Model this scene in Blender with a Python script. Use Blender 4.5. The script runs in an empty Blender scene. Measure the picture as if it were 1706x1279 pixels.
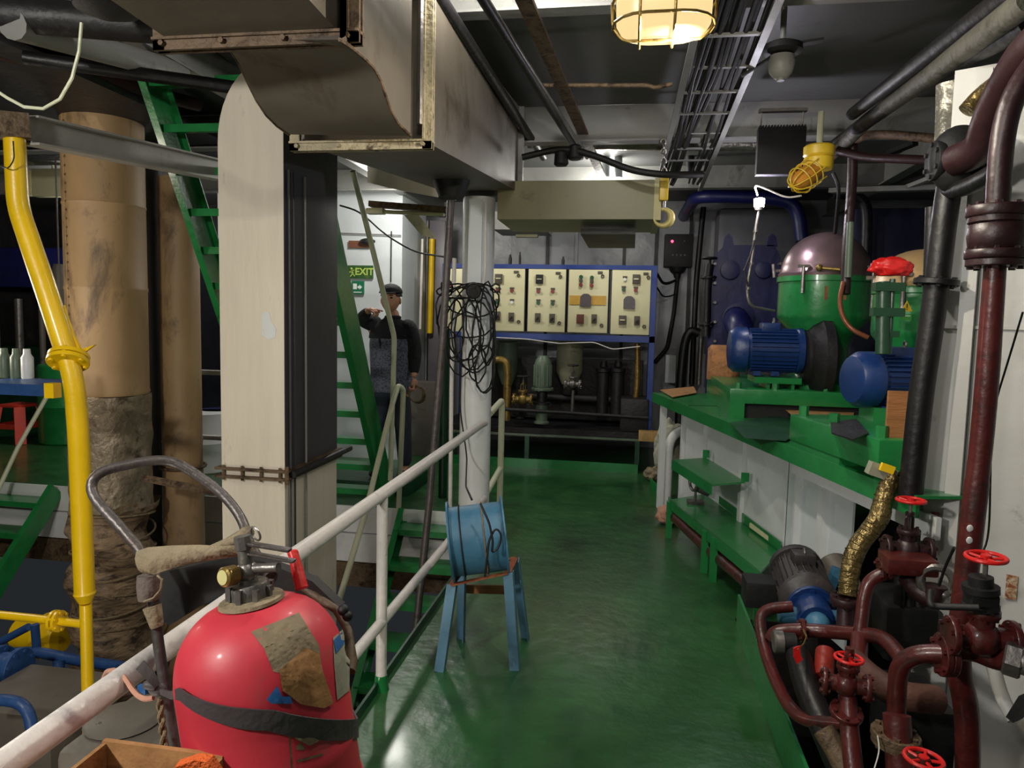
import bpy, bmesh, math, random
from math import sin, cos, pi, radians, atan2, sqrt
from mathutils import Vector as V, Matrix, Quaternion
random.seed(7)
SC = bpy.context.scene
COL = SC.collection
# ------------------------------------------------------------------ camera
F, CX, CY, H = 1200.0, 853.0, 639.5, 1.65
cam = bpy.data.cameras.new('camera'); camo = bpy.data.objects.new('camera', cam); COL.objects.link(camo)
RM = (Matrix.Rotation(radians(9.33), 3, 'Z') @ Matrix.Rotation(pi/2 + radians(-5.0), 3, 'X') @ Matrix.Rotation(radians(1.3), 3, 'Z'))
camo.matrix_world = Matrix.Translation((0, 0, H)) @ RM.to_4x4()
cam.sensor_width = 36.0; cam.lens = F*36.0/1706.0; cam.clip_start = 0.05; cam.clip_end = 100
SC.camera = camo
CAMP = V((0, 0, H))
def ray(px, py): return RM @ V(((px-CX)/F, -(py-CY)/F, -1.0))
def W(px, py, Y): d = ray(px, py); return CAMP + d*(Y/d.y)
def XI(px, py, x): d = ray(px, py); return CAMP + d*(x/d.x)
def G(px, py, z=0.0): d = ray(px, py); return CAMP + d*((z-H)/d.z)
# ------------------------------------------------------------------ world, exposure, lamps of the room, added fill lights
w = bpy.data.worlds.new('world'); SC.world = w; w.use_nodes = True
w.node_tree.nodes['Background'].inputs[0].default_value = (0.55, 0.62, 0.70, 1)
w.node_tree.nodes['Background'].inputs[1].default_value = 0.018
SC.view_settings.view_transform = 'Standard'; SC.view_settings.look = 'None'
SC.view_settings.gamma = 1.0; SC.view_settings.exposure = 0.75; SC.view_settings.use_curve_mapping = False
def lamp(name, loc, power, col, size=0.1, kind='POINT', rot=None, size_y=None, spot=None):
    l = bpy.data.lights.new(name, kind); l.energy = power; l.color = col
    if kind == 'AREA':
        l.size = size
        if size_y: l.shape = 'RECTANGLE'; l.size_y = size_y
    else: l.shadow_soft_size = size
    if spot: l.spot_size = radians(spot); l.spot_blend = 0.6
    o = bpy.data.objects.new(name, l); COL.objects.link(o); o.location = loc
    if rot: o.rotation_euler = rot
    return o
WARM = (1.0, 0.90, 0.74); NEUT = (1.0, 0.97, 0.90); COOL = (0.80, 0.84, 1.0)
lamp('lamp_behind_camera', (-2.15, -0.35, 2.45), 145, NEUT, 0.11)
lamp('lamp_bulkhead', (0.12, 2.30, 2.49), 32, WARM, 0.018)
lamp('lamp_overhead', (-0.50, 2.85, 3.10), 46, NEUT, 0.05)  # added fill light above the frame, brightens the white platform front
lamp('lamp_aft_port', (-2.4, 7.1, 3.0), 42, NEUT, 0.15)
lamp('lamp_aft', (-0.3, 7.3, 3.0), 24, NEUT, 0.12)
lamp('lamp_port_low', (-1.9, 0.6, -0.6), 34, WARM, 0.2)  # unseen fill light added low in the well for duct underside and lagging
lamp('lamp_port', (-4.2, 3.4, 1.6), 24, WARM, 0.2)
lamp('lamp_port_far', (-6.0, 7.6, 2.9), 40, NEUT, 0.2)
lamp('lamp_starboard', (-0.25, 0.9, 2.9), 18, NEUT, 0.12)  # unseen fill light, placed to lift tank wall and platform front
# ------------------------------------------------------------------ materials
def lin(c): return tuple(((x/12.92) if x <= 0.04045 else ((x+0.055)/1.055)**2.4) for x in c)
MATS = {}
def mat(name, rgb, rough=0.45, metal=0.0, var=0.25, scale=3.0, bump=0.15, bscale=40, dirt=None, damt=0.35, dscale=2.5, coat=0.0, stretch=None, emit=None, estr=0, trans=0):
    if name in MATS: return MATS[name]
    m = bpy.data.materials.new(name); m.use_nodes = True; nt = m.node_tree; N = nt.nodes; L = nt.links
    b = N['Principled BSDF']
    c = lin([x/255 for x in rgb])
    tc = N.new('ShaderNodeTexCoord'); mp = N.new('ShaderNodeMapping'); L.new(tc.outputs['Object'], mp.inputs[0])
    if stretch: mp.inputs['Scale'].default_value = stretch
    n1 = N.new('ShaderNodeTexNoise'); n1.inputs['Scale'].default_value = scale; n1.inputs['Detail'].default_value = 6; n1.inputs['Roughness'].default_value = .65
    L.new(mp.outputs[0], n1.inputs['Vector'])
    cr = N.new('ShaderNodeValToRGB'); cr.color_ramp.elements[0].position = .3; cr.color_ramp.elements[1].position = .7
    cr.color_ramp.elements[0].color = tuple(max(0, x*(1-var)) for x in c)+(1,); cr.color_ramp.elements[1].color = tuple(min(1, x*(1+var*.5)) for x in c)+(1,)
    L.new(n1.outputs['Fac'], cr.inputs[0]); out = cr.outputs[0]
    if dirt:
        dc = lin([x/255 for x in dirt])
        n2 = N.new('ShaderNodeTexNoise'); n2.inputs['Scale'].default_value = dscale; n2.inputs['Detail'].default_value = 9; n2.inputs['Roughness'].default_value = .7; n2.inputs['Distortion'].default_value = .4
        L.new(mp.outputs[0], n2.inputs['Vector'])
        r2 = N.new('ShaderNodeValToRGB'); p = .72-damt*.45
        r2.color_ramp.elements[0].position = p; r2.color_ramp.elements[1].position = min(1, p+.13)
        L.new(n2.outputs['Fac'], r2.inputs[0])
        mx = N.new('ShaderNodeMixRGB'); L.new(r2.outputs[0], mx.inputs[0]); L.new(out, mx.inputs[1]); mx.inputs[2].default_value = dc+(1,)
        out = mx.outputs[0]
    L.new(out, b.inputs['Base Color'])
    b.inputs['Metallic'].default_value = metal
    rr = N.new('ShaderNodeMapRange'); rr.inputs['To Min'].default_value = max(.03, rough-.12); rr.inputs['To Max'].default_value = min(1, rough+.15)
    L.new(n1.outputs['Fac'], rr.inputs[0]); L.new(rr.outputs[0], b.inputs['Roughness'])
    if coat: b.inputs['Coat Weight'].default_value = coat; b.inputs['Coat Roughness'].default_value = .12
    if trans: b.inputs['Transmission Weight'].default_value = trans
    if bump:
        n3 = N.new('ShaderNodeTexNoise'); n3.inputs['Scale'].default_value = bscale; n3.inputs['Detail'].default_value = 4
        L.new(mp.outputs[0], n3.inputs['Vector'])
        bp = N.new('ShaderNodeBump'); bp.inputs['Strength'].default_value = bump; bp.inputs['Distance'].default_value = .02
        L.new(n3.outputs['Fac'], bp.inputs['Height']); L.new(bp.outputs[0], b.inputs['Normal'])
    if emit:
        b.inputs['Emission Color'].default_value = tuple(emit)+(1,); b.inputs['Emission Strength'].default_value = estr
    MATS[name] = m; return m
M_floor = mat('green_deck_paint', (42, 92, 48), .32, 0, .35, 2.2, .35, 9, dirt=(26, 66, 36), damt=.48, dscale=1.3, coat=.25)
M_green = mat('green_gloss_paint', (32, 122, 62), .30, 0, .2, 5, .12, 25, dirt=(16, 60, 34), damt=.25, dscale=6, coat=.3)
M_dgreen = mat('dark_green_paint', (17, 62, 38), .38, 0, .3, 5, .12, 25)
M_white = mat('white_paint', (214, 216, 216), .38, 0, .10, 3, .18, 14, dirt=(122, 118, 104), damt=.16, dscale=7)
M_rail = mat('rail_white_paint', (214, 208, 204), .35, 0, .1, 5, .25, 30, dirt=(120, 110, 96), damt=.22, dscale=14)
M_railc = mat('rail_cream_paint', (202, 204, 176), .4, 0, .1, 5, .2, 30, dirt=(110, 104, 80), damt=.22, dscale=16)
M_cream = mat('cream_duct_paint', (218, 208, 190), .5, 0, .12, 1.5, .15, 12, dirt=(156, 146, 124), damt=.25, dscale=3, stretch=(3, 3, .5))
M_duct = mat('aged_duct_paint', (100, 92, 80), .55, .1, .3, 1.6, .12, 10, dirt=(72, 58, 40), damt=.4, dscale=2.2)
M_peel = mat('peeling_cream_flange', (176, 164, 134), .6, 0, .3, 12, .6, 40, dirt=(74, 52, 34), damt=.42, dscale=12)
M_rust = mat('rusty_flange', (104, 84, 62), .65, .1, .4, 12, .5, 40, dirt=(52, 34, 20), damt=.5, dscale=14)
M_wall = mat('wall_grey_gloss_paint', (150, 152, 156), .32, 0, .14, 1.5, .5, 5, dirt=(104, 106, 112), damt=.25, dscale=1.4)
M_wallw = mat('wall_white_paint', (206, 212, 214), .45, 0, .12, 1.5, .15, 6, dirt=(128, 130, 128), damt=.2, dscale=2)
M_tank = mat('tank_wall_paint', (192, 192, 188), .42, 0, .1, 1.8, .2, 8, dirt=(120, 118, 110), damt=.28, dscale=4)
M_ceil = mat('deckhead_grey_paint', (88, 89, 88), .5, 0, .2, 1.2, .15, 6, dirt=(64, 64, 62), damt=.3, dscale=1.5)
M_beam = mat('beam_grey_paint', (128, 128, 124), .45, 0, .2, 2, .15, 12, dirt=(84, 80, 74), damt=.3, dscale=4)
M_ibeam = mat('pale_ibeam_paint', (160, 158, 154), .4, 0, .12, 3, .1, 12, dirt=(100, 92, 84), damt=.2, dscale=5)
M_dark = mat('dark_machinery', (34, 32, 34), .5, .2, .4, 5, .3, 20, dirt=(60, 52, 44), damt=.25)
M_black = mat('black_rubber', (13, 13, 15), .6, 0, .3, 8, .1, 40)
M_bpipe = mat('black_painted_pipe', (15, 13, 16), .45, .1, .3, 6, .15, 30)
M_tan = mat('tan_lagging_sheet', (164, 134, 96), .55, 0, .28, 1.4, .15, 8, dirt=(92, 74, 56), damt=.42, dscale=2.6, stretch=(1, 1, .5))
M_cloth = mat('brown_lagging_cloth', (142, 118, 92), .7, 0, .45, 5, .9, 14, dirt=(54, 42, 34), damt=.5, dscale=6, stretch=(1, 1, 2.5))
M_foil = mat('gold_foil_wrap', (132, 114, 72), .28, .75, .3, 8, .8, 30, dirt=(78, 58, 28), damt=.35, dscale=12)
M_silver = mat('silver_lagging', (150, 146, 134), .35, .6, .35, 6, .6, 24, dirt=(90, 80, 60), damt=.4, dscale=8)
M_yellow = mat('yellow_pipe_paint', (232, 190, 8), .35, 0, .12, 4, .1, 25, dirt=(170, 120, 8), damt=.2, dscale=5, coat=.2)
M_red = mat('red_extinguisher_paint', (200, 52, 66), .46, 0, .12, 3, .06, 14, dirt=(150, 74, 74), damt=.36, dscale=4, coat=.05)
M_redb = mat('bright_red_paint', (206, 28, 26), .4, 0, .15, 8, .15, 30)
M_maroon = mat('oxide_red_pipe_paint', (80, 27, 25), .36, 0, .3, 6, .2, 26, dirt=(46, 22, 20), damt=.5, dscale=9, coat=.2)
M_dullpipe = mat('dull_grey_lagging', (84, 82, 72), .6, .1, .35, 6, .6, 24, dirt=(50, 46, 38), damt=.45, dscale=8)
M_maroond = mat('dark_oxide_paint', (44, 22, 25), .4, 0, .3, 6, .15, 26)
M_blue = mat('motor_blue_paint', (20, 50, 104), .35, 0, .25, 5, .1, 25, dirt=(14, 30, 60), damt=.3)
M_navy = mat('navy_paint', (22, 26, 84), .4, 0, .25, 4, .1, 18, dirt=(14, 14, 44), damt=.35)
M_rackblue = mat('rack_blue_paint', (32, 58, 128), .4, 0, .2, 5, .1, 25)
M_bright = mat('bright_blue_paint', (42, 76, 130), .4, 0, .25, 6, .2, 30, dirt=(20, 42, 80), damt=.3)
M_fan = mat('fan_blue_paint', (62, 112, 142), .45, 0, .2, 4, .15, 25, dirt=(38, 74, 104), damt=.34, dscale=4)
M_fanleg = mat('pale_blue_angle_iron', (92, 132, 158), .5, 0, .2, 6, .15, 25, dirt=(66, 84, 98), damt=.3, dscale=8)
M_panel = mat('cream_panel_paint', (214, 208, 168), .45, 0, .08, 3, .05, 20, dirt=(170, 156, 110), damt=.15, dscale=5)
M_wood = mat('plywood', (156, 104, 60), .65, 0, .3, 3, .2, 20, dirt=(104, 62, 34), damt=.35, dscale=4, stretch=(1, 1, 6))
M_woodl = mat('pale_wood', (176, 140, 84), .65, 0, .3, 4, .2, 20, stretch=(5, 1, 1))
M_steel = mat('bare_steel', (128, 124, 120), .38, .7, .3, 6, .2, 30, dirt=(84, 66, 50), damt=.3, dscale=8)
M_dsteel = mat('grimy_steel_tube', (92, 86, 84), .42, .5, .3, 8, .25, 30, dirt=(66, 48, 40), damt=.35, dscale=10)
M_brass = mat('old_brass', (140, 116, 62), .4, .7, .3, 8, .3, 30, dirt=(70, 56, 34), damt=.35, dscale=14)
M_bronze = mat('purifier_hood_metal', (132, 110, 112), .3, .65, .3, 2.5, .12, 12, dirt=(120, 92, 60), damt=.35, dscale=3)
M_leather = mat('grimy_sleeve_fabric', (142, 128, 102), .75, 0, .3, 8, .5, 40, dirt=(70, 62, 52), damt=.4, dscale=8)
M_strap = mat('grey_rubber_strap', (74, 68, 70), .55, 0, .25, 8, .2, 30)
M_kraft = mat('torn_brown_label', (126, 112, 86), .65, 0, .3, 10, .3, 30, dirt=(82, 74, 62), damt=.45, dscale=9)
M_paper = mat('dirty_paper_label', (150, 150, 132), .6, 0, .2, 8, .15, 30, dirt=(100, 104, 92), damt=.35, dscale=8)
M_print = mat('blue_label_print', (40, 92, 150), .5, 0, .1, 8, .05, 30)
M_card = mat('cardboard', (172, 126, 78), .75, 0, .3, 8, .35, 20, dirt=(116, 78, 44), damt=.4, dscale=5)
M_orange = mat('orange_plastic', (226, 96, 22), .5, 0, .15, 20, .6, 160)
M_stool = mat('red_stool_plastic', (204, 60, 44), .5, 0, .15, 5, .05, 30)
M_lampy = mat('lamp_yellow_paint', (214, 180, 44), .4, 0, .15, 5, .1, 25)
M_rope = mat('old_rope', (128, 110, 84), .85, 0, .4, 30, .6, 60)
M_rag = mat('white_cloth_sack', (176, 174, 156), .85, 0, .3, 6, .8, 18, dirt=(110, 106, 90), damt=.35, dscale=6)
M_pink = mat('pinkish_rag', (190, 140, 118), .85, 0, .3, 6, .6, 18)
M_sweat = mat('dark_sleeve_knit', (26, 28, 34), .85, 0, .2, 8, .5, 80)
M_trous = mat('dark_trousers_cloth', (48, 54, 68), .85, 0, .25, 6, .4, 40)
M_skin = mat('skin', (196, 142, 116), .5, 0, .1, 6, .05, 40)
M_hair = mat('black_hair', (14, 13, 15), .6, 0, .3, 30, .4, 120)
M_sign = mat('sign_green', (18, 112, 78), .5, 0, .1, 6, .02, 30)
M_signold = mat('old_exit_sign_green', (42, 84, 34), .5, 0, .3, 14, .1, 30, dirt=(92, 110, 52), damt=.4, dscale=16)
M_glow = mat('faded_sign_lettering', (176, 196, 92), .5, 0, .1, 6, 0, 30)
M_wletter = mat('white_lettering', (226, 232, 226), .5, 0, .05, 6, 0, 30)
M_keys = mat('button_red', (128, 50, 42), .4, 0, .1, 5, 0, 30)
M_keyg = mat('button_green', (38, 84, 54), .4, 0, .1, 5, 0, 30)
M_keyk = mat('switch_grey', (78, 72, 60), .5, 0, .15, 8, 0, 30)
M_bilge = mat('oily_black_bilge', (14, 12, 12), .22, 0, .3, 4, .4, 6)
M_greybox = mat('grey_machine_casing', (98, 92, 84), .5, 0, .2, 4, .2, 14, dirt=(62, 54, 48), damt=.35, dscale=4)
M_teal = mat('grey_green_paint', (92, 108, 90), .42, 0, .25, 5, .1, 20, dirt=(48, 58, 46), damt=.35, dscale=6)
M_drum = mat('pale_drum_paint', (170, 168, 140), .4, .1, .2, 3, .1, 16, dirt=(104, 88, 44), damt=.4, dscale=4)
# patterned vest
def vest_mat():
    m = mat('grey_knit_vest', (64, 66, 84), .9, 0, .15, 6, 0, 30); nt = m.node_tree; N = nt.nodes; L = nt.links
    b = N['Principled BSDF']; tc = N.new('ShaderNodeTexCoord'); v = N.new('ShaderNodeTexVoronoi'); v.inputs['Scale'].default_value = 55
    L.new(tc.outputs['Object'], v.inputs['Vector']); r = N.new('ShaderNodeValToRGB')
    r.color_ramp.elements[0].position = .15; r.color_ramp.elements[1].position = .55
    r.color_ramp.elements[0].color = (.035, .037, .06, 1); r.color_ramp.elements[1].color = (.17, .18, .25, 1)
    L.new(v.outputs['Distance'], r.inputs[0]); L.new(r.outputs[0], b.inputs['Base Color']); return m
M_vest = vest_mat()
M_lens = mat('lit_lamp_glass', (70, 60, 42), .3, 0, .02, 3, 0, 30, emit=(.58, .43, .20), estr=1.0)
M_led = mat('led_glow', (250, 245, 255), .3, 0, 0, 3, 0, 30, emit=(.86, .74, 1.0), estr=40)
M_redled = mat('red_indicator', (220, 20, 40), .3, 0, 0, 3, 0, 30, emit=(1, .04, .1), estr=4)
# ------------------------------------------------------------------ mesh builder
def basis(ax):
    ax = V(ax).normalized(); u = ax.orthogonal().normalized()
    if abs(ax.z) < .9: u = V((0, 0, 1)).cross(ax).normalized()
    return ax, u, ax.cross(u).normalized()
class MB:
    def __init__(s): s.bm = bmesh.new()
    def ring(s, c, u, v, r, n, r2=None):
        r2 = r if r2 is None else r2
        return [s.bm.verts.new(V(c)+u*(r*cos(2*pi*i/n))+v*(r2*sin(2*pi*i/n))) for i in range(n)]
    def bridge(s, a, b):
        n = len(a)
        for i in range(n): s.bm.faces.new((a[i], a[(i+1) % n], b[(i+1) % n], b[i]))
    def cap(s, a, rev=False):
        try: s.bm.faces.new(a[::-1] if rev else a)
        except ValueError: pass
    def box(s, c, size, rot=None, bev=0):
        r = bmesh.ops.create_cube(s.bm, size=1)
        vs = r['verts']; m = Matrix.Translation(V(c))
        if rot is not None: m = m @ (rot.to_4x4() if isinstance(rot, (Matrix, Quaternion)) and not (isinstance(rot, Matrix) and len(rot) == 4) else rot)
        m = m @ Matrix.Diagonal((size[0], size[1], size[2], 1))
        bmesh.ops.transform(s.bm, matrix=m, verts=vs)
        if bev:
            es = list({e for v in vs for e in v.link_edges})
            bmesh.ops.bevel(s.bm, geom=es, offset=bev, segments=2, affect='EDGES', profile=.6)
        return s
    def bx(s, x0, x1, y0, y1, z0, z1, bev=0): return s.box(((x0+x1)/2, (y0+y1)/2, (z0+z1)/2), (x1-x0, y1-y0, z1-z0), None, bev)
    def bar(s, a, b, wd, ht, up=(0, 0, 1), bev=0):
        a, b = V(a), V(b); d = (b-a); y = d.normalized(); x = y.cross(V(up)).normalized(); z = x.cross(y)
        rot = Matrix((x, y, z)).transposed()
        return s.box((a+b)/2, (wd, d.length, ht), rot, bev)
    def lathe(s, c, ax, prof, n=20, caps=True):
        a, u, v = basis(ax); c = V(c); rs = []
        for r, h in prof: rs.append(s.ring(c+a*h, u, v, max(r, 1e-4), n))
        for i in range(len(rs)-1): s.bridge(rs[i], rs[i+1])
        if caps: s.cap(rs[0], True); s.cap(rs[-1])
        return s
    def cyl(s, a, b, r, r2=None, n=16, bev=0):
        a, b = V(a), V(b); L = (b-a).length; r2 = r if r2 is None else r2
        if bev: return s.lathe(a, b-a, [(r-bev, 0), (r, bev), (r2, L-bev), (r2-bev, L)], n)
        return s.lathe(a, b-a, [(r, 0), (r2, L)], n)
    def tube(s, pts, r, n=10, bend=0, seg=5, closed=False, caps=True):
        pts = [V(p) for p in pts]; m = len(pts); rr = r if isinstance(r, (list, tuple)) else [r]*m
        P, R = [], []
        for i in range(m):
            if bend and 0 < i < m-1:
                p0, p1, p2 = pts[i-1], pts[i], pts[i+1]
                d1 = min(bend, (p1-p0).length*.48); d2 = min(bend, (p2-p1).length*.48)
                q0 = p1+(p0-p1).normalized()*d1; q2 = p1+(p2-p1).normalized()*d2
                for k in range(seg+1):
                    t = k/seg; P.append(q0*(1-t)**2+p1*2*t*(1-t)+q2*t*t); R.append(rr[i])
            else: P.append(pts[i]); R.append(rr[i])
        rings = []; prev = None
        for i in range(len(P)):
            if closed: t = (P[(i+1) % len(P)]-P[i-1]).normalized()
            else: t = ((P[min(i+1, len(P)-1)]-P[max(i-1, 0)])).normalized()
            if prev is None: _, u, v = basis(t)
            else:
                u = prev-t*prev.dot(t); u.normalize(); v = t.cross(u)
            prev = u; rings.append(s.ring(P[i], u, v, R[i], n))
        for i in range(len(rings)-1): s.bridge(rings[i], rings[i+1])
        if closed:
            best = min(range(n), key=lambda k: (rings[-1][0].co-rings[0][k].co).length)
            r0 = rings[0][best:]+rings[0][:best]; s.bridge(rings[-1], r0)
        elif caps: s.cap(rings[0], True); s.cap(rings[-1])
        return s
    def torus(s, c, ax, R, r, n=28, m=8, arc=(0, 2*pi)):
        a, u, v = basis(ax); c = V(c); full = abs(arc[1]-arc[0]-2*pi) < 1e-4
        k = n if full else n+1
        pts = [c+u*(R*cos(arc[0]+(arc[1]-arc[0])*i/n))+v*(R*sin(arc[0]+(arc[1]-arc[0])*i/n)) for i in range(k)]
        return s.tube(pts, r, m, closed=full)
    def sph(s, c, r, sc=(1, 1, 1), u=16, v=10, rot=None):
        q = bmesh.ops.create_uvsphere(s.bm, u_segments=u, v_segments=v, radius=r)
        m = Matrix.Translation(V(c))
        if rot is not None: m = m @ rot.to_4x4()
        bmesh.ops.transform(s.bm, matrix=m @ Matrix.Diagonal((sc[0], sc[1], sc[2], 1)), verts=q['verts']); return s
    def prism(s, pts, ext):
        a = [s.bm.verts.new(V(p)) for p in pts]; b = [s.bm.verts.new(V(p)+V(ext)) for p in pts]
        s.cap(a, True); s.cap(b); s.bridge(a, b); return s
    def loft(s, secs):
        rs = [[s.bm.verts.new(V(p)) for p in sec] for sec in secs]
        for i in range(len(rs)-1): s.bridge(rs[i], rs[i+1])
        s.cap(rs[0], True); s.cap(rs[-1]); return s
    def grid(s, f, nu, nv):
        g = [[s.bm.verts.new(V(f(i/nu, j/nv))) for j in range(nv+1)] for i in range(nu+1)]
        for i in range(nu):
            for j in range(nv): s.bm.faces.new((g[i][j], g[i+1][j], g[i+1][j+1], g[i][j+1]))
        return s
    def flange(s, c, ax, r, t=.02, nb=6, hole=.8):
        a, u, v = basis(ax); c = V(c)
        s.lathe(c-a*t/2, a, [(r*.97, 0), (r, t*.12), (r, t*.88), (r*.97, t)], 24)
        for i in range(nb):
            p = c+(u*cos(2*pi*(i+.5)/nb)+v*sin(2*pi*(i+.5)/nb))*r*hole
            s.cyl(p-a*(t*.5+.008), p+a*(t*.5+.008), r*.10+.002, n=6)
        return s
    def noise(s, amp, sc=8):
        from mathutils import noise as nz
        for v in s.bm.verts: v.co += nz.noise_vector(v.co*sc)*amp
        return s
    def mesh(s, name, m, off=V((0, 0, 0)), ang=38):
        bmesh.ops.recalc_face_normals(s.bm, faces=s.bm.faces)
        me = bpy.data.meshes.new(name)
        for v in s.bm.verts: v.co -= off
        s.bm.to_mesh(me); s.bm.free()
        for p in me.polygons: p.use_smooth = True
        me.set_sharp_from_angle(angle=radians(ang))
        me.materials.append(m); return me
    def to(s, name, m, parent, label=None, ang=38):
        off = V((0, 0, 0)); q = parent
        while q is not None: off = off+q.location; q = q.parent
        o = bpy.data.objects.new(name, s.mesh(name, m, off, ang)); COL.objects.link(o); o.parent = parent
        if label: o['label'] = label
        return o
    def one(s, name, m, label, cat, group=None, loc=None, ang=38):
        if loc is None:
            vs = s.bm.verts; xs = [v.co for v in vs]
            loc = V((sum(p.x for p in xs)/len(xs), sum(p.y for p in xs)/len(xs), min(p.z for p in xs)))
        o = bpy.data.objects.new(name, s.mesh(name, m, V(loc), ang)); COL.objects.link(o); o.location = loc
        o['label'] = label; o['category'] = cat
        if group: o['group'] = group
        return o
    def struct(s, name, m, ang=38):
        o = bpy.data.objects.new(name, s.mesh(name, m, V((0, 0, 0)), ang)); COL.objects.link(o); o['kind'] = 'structure'; return o
def T(name, label, cat, loc, group=None):
    o = bpy.data.objects.new(name, None); COL.objects.link(o); o.location = V(loc); o.empty_display_size = .1
    o['label'] = label; o['category'] = cat
    if group: o['group'] = group
    return o
def dup(o, loc, label=None, rotz=None):
    c = o.copy(); COL.objects.link(c); c.location = V(loc)
    if label: c['label'] = label
    if rotz is not None: c.rotation_euler = (0, 0, rotz)
    for ch in list(o.children):
        d = ch.copy(); COL.objects.link(d); d.parent = c
        for g in list(ch.children):
            e = g.copy(); COL.objects.link(e); e.parent = d
    return c
def text(body, size, center, right, up, m, parent, name='lettering', depth=.001, bold=.0):
    cu = bpy.data.curves.new('t', 'FONT'); cu.body = body; cu.size = size; cu.align_x = 'CENTER'; cu.align_y = 'CENTER'; cu.extrude = depth; cu.offset = bold
    to = bpy.data.objects.new('t', cu); COL.objects.link(to); bpy.context.view_layer.update()
    me = bpy.data.meshes.new_from_object(to); bpy.data.objects.remove(to); bpy.data.curves.remove(cu)
    r, u = V(right).normalized(), V(up).normalized(); n = r.cross(u)
    mtx = Matrix((r, u, n)).transposed().to_4x4(); mtx.translation = V(center)
    off = V((0, 0, 0)); q = parent
    while q is not None: off = off+q.location; q = q.parent
    me.transform(Matrix.Translation(-off) @ mtx); me.name = name; me.materials.clear(); me.materials.append(m)
    o = bpy.data.objects.new(name, me); COL.objects.link(o); o.parent = parent; return o
def handwheel(mb, c, ax, R, r=.008, spokes=5):
    a, u, v = basis(ax); c = V(c); mb.torus(c, a, R, r, 26, 8)
    for i in range(spokes):
        t = 2*pi*i/spokes+.3; mb.tube([c-a*r*.6, c+(u*cos(t)+v*sin(t))*R], r*.75, 6)
    mb.cyl(c-a*r*1.4, c+a*r*1.2, r*2.2, n=10); return mb
def valve(name, label, c, ax, pipe_ax, s, m, wheel_m, group=None, stem=1.0, cat='valve', R=None):
    """globe valve: body on pipe_ax, bonnet and stem up ax, handwheel"""
    c = V(c); a = V(ax).normalized(); p = V(pipe_ax).normalized(); t = T(name, label, cat, c, group)
    b = MB(); b.sph(c, .055*s, (1, 1, 1.05), 18, 12); b.cyl(c-p*.085*s, c+p*.085*s, .036*s, n=16); b.cyl(c, c+a*.08*s, .036*s, n=14); b.to('body', m, t)
    b = MB(); b.flange(c-p*.09*s, p, .062*s, .02*s, 6); b.to('flange', m, t); b = MB(); b.flange(c+p*.09*s, p, .062*s, .02*s, 6); b.to('flange', m, t)
    b = MB(); b.flange(c+a*.085*s, a, .05*s, .022*s, 6); q, u, v = basis(a)
    b.tube([c+a*.09*s+u*.03*s, c+a*.15*s+u*.028*s, c+a*.17*s], .008*s, 6); b.tube([c+a*.09*s-u*.03*s, c+a*.15*s-u*.028*s, c+a*.17*s], .008*s, 6)
    b.cyl(c+a*.155*s, c+a*.175*s, .02*s, n=10); b.to('bonnet', m, t)
    L = .19*s+.05*s*stem; MB().cyl(c+a*.08*s, c+a*L, .008*s, n=8).to('stem', M_steel, t)
    handwheel(MB(), c+a*L, a, R or .065*s, (R or .065*s)*.13).to('handwheel', wheel_m, t, 'bright red handwheel' if wheel_m is M_redb else None)
    return t
def pipe(name, pts, r, m, label, cat='pipe', bend=.1, flanges=(), fm=None, group=None, n=14, nb=6):
    pts = [V(p) for p in pts]
    if not flanges: return MB().tube(pts, r, n, bend).one(name, m, label, cat, group)
    t = T(name, label, cat, pts[-1], group); MB().tube(pts, r, n, bend).to('tube', m, t)
    for c, ax in flanges: MB().flange(c, ax, r*1.75, r*.5, nb).to('flange', fm or m, t)
    return t
# ================================================================== THE SETTING
XL = -1.05; YE = 5.94; XP = .635; YP = 4.12; ZC = 3.25
MB().bx(XL, XP, -2.2, YE, -.06, 0).struct('floor', M_floor)
MB().bx(-9, 4.6, YE, 10.2, -.06, 0).struct('floor_aft', M_floor)
MB().bx(XP, 4.6, YP, YE, -.06, 0).struct('floor_starboard', M_floor)
MB().bx(-9.2, XL, -2.4, YE, -2.1, -2.0).struct('floor_lower', M_dark)
MB().bx(XP, 4.6, -2.2, YP, -.75, -.65).struct('floor_bilge', M_bilge)
# deck edge coamings
MB().bx(-9, XL-.01, YE-.02, YE, -.24, -.005).struct('trim_1', M_white)
MB().bx(-9, XL-.01, YE-.035, YE, -.5, -.25).struct('trim_2', M_white)
MB().bx(-9, XL-.01, YE-.05, YE, -.72, -.51).struct('trim_3', M_rust)
MB().bx(XL-.012, XL, -2.2, YE-.02, -.34, .045).struct('trim_4', M_dgreen)
MB().bx(XP-.012, XP, -2.2, 3.98, -.1, .19).struct('trim_5', M_green)
MB().bx(XP, 2.2, YP-.012, YP, -.65, .0).struct('trim_6', M_dark)
# outer walls
MB().bx(-4.9, 4.6, 9.75, 9.9, -.1, ZC+.1).struct('wall_aft', M_wall)
MB().bx(-4.9, -2.62, 8.0, 8.12, -.0, ZC).struct('wall_locker_room', M_wallw)
MB().bx(-2.7, -2.62, 8.12, 8.95, 0, ZC).struct('wall_locker_side', M_wallw)
MB().bx(-9.2, -4.9, 9.9, 10.0, -.1, ZC+.1).struct('wall_port_aft', M_dark)
MB().bx(-9.2, -9.1, -2.4, 9.9, -2.1, ZC+.1).struct('wall_port', M_dark)
MB().bx(4.5, 4.6, -2.2, 9.9, -.7, ZC+.1).struct('wall_starboard', M_wall)
MB().bx(-9.2, 4.6, -2.5, -2.4, -2.1, ZC+.1).struct('wall_behind', M_beam)
MB().bx(-9.2, 4.6, -2.4, 10, ZC, ZC+.08).struct('ceiling', M_ceil)
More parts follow.
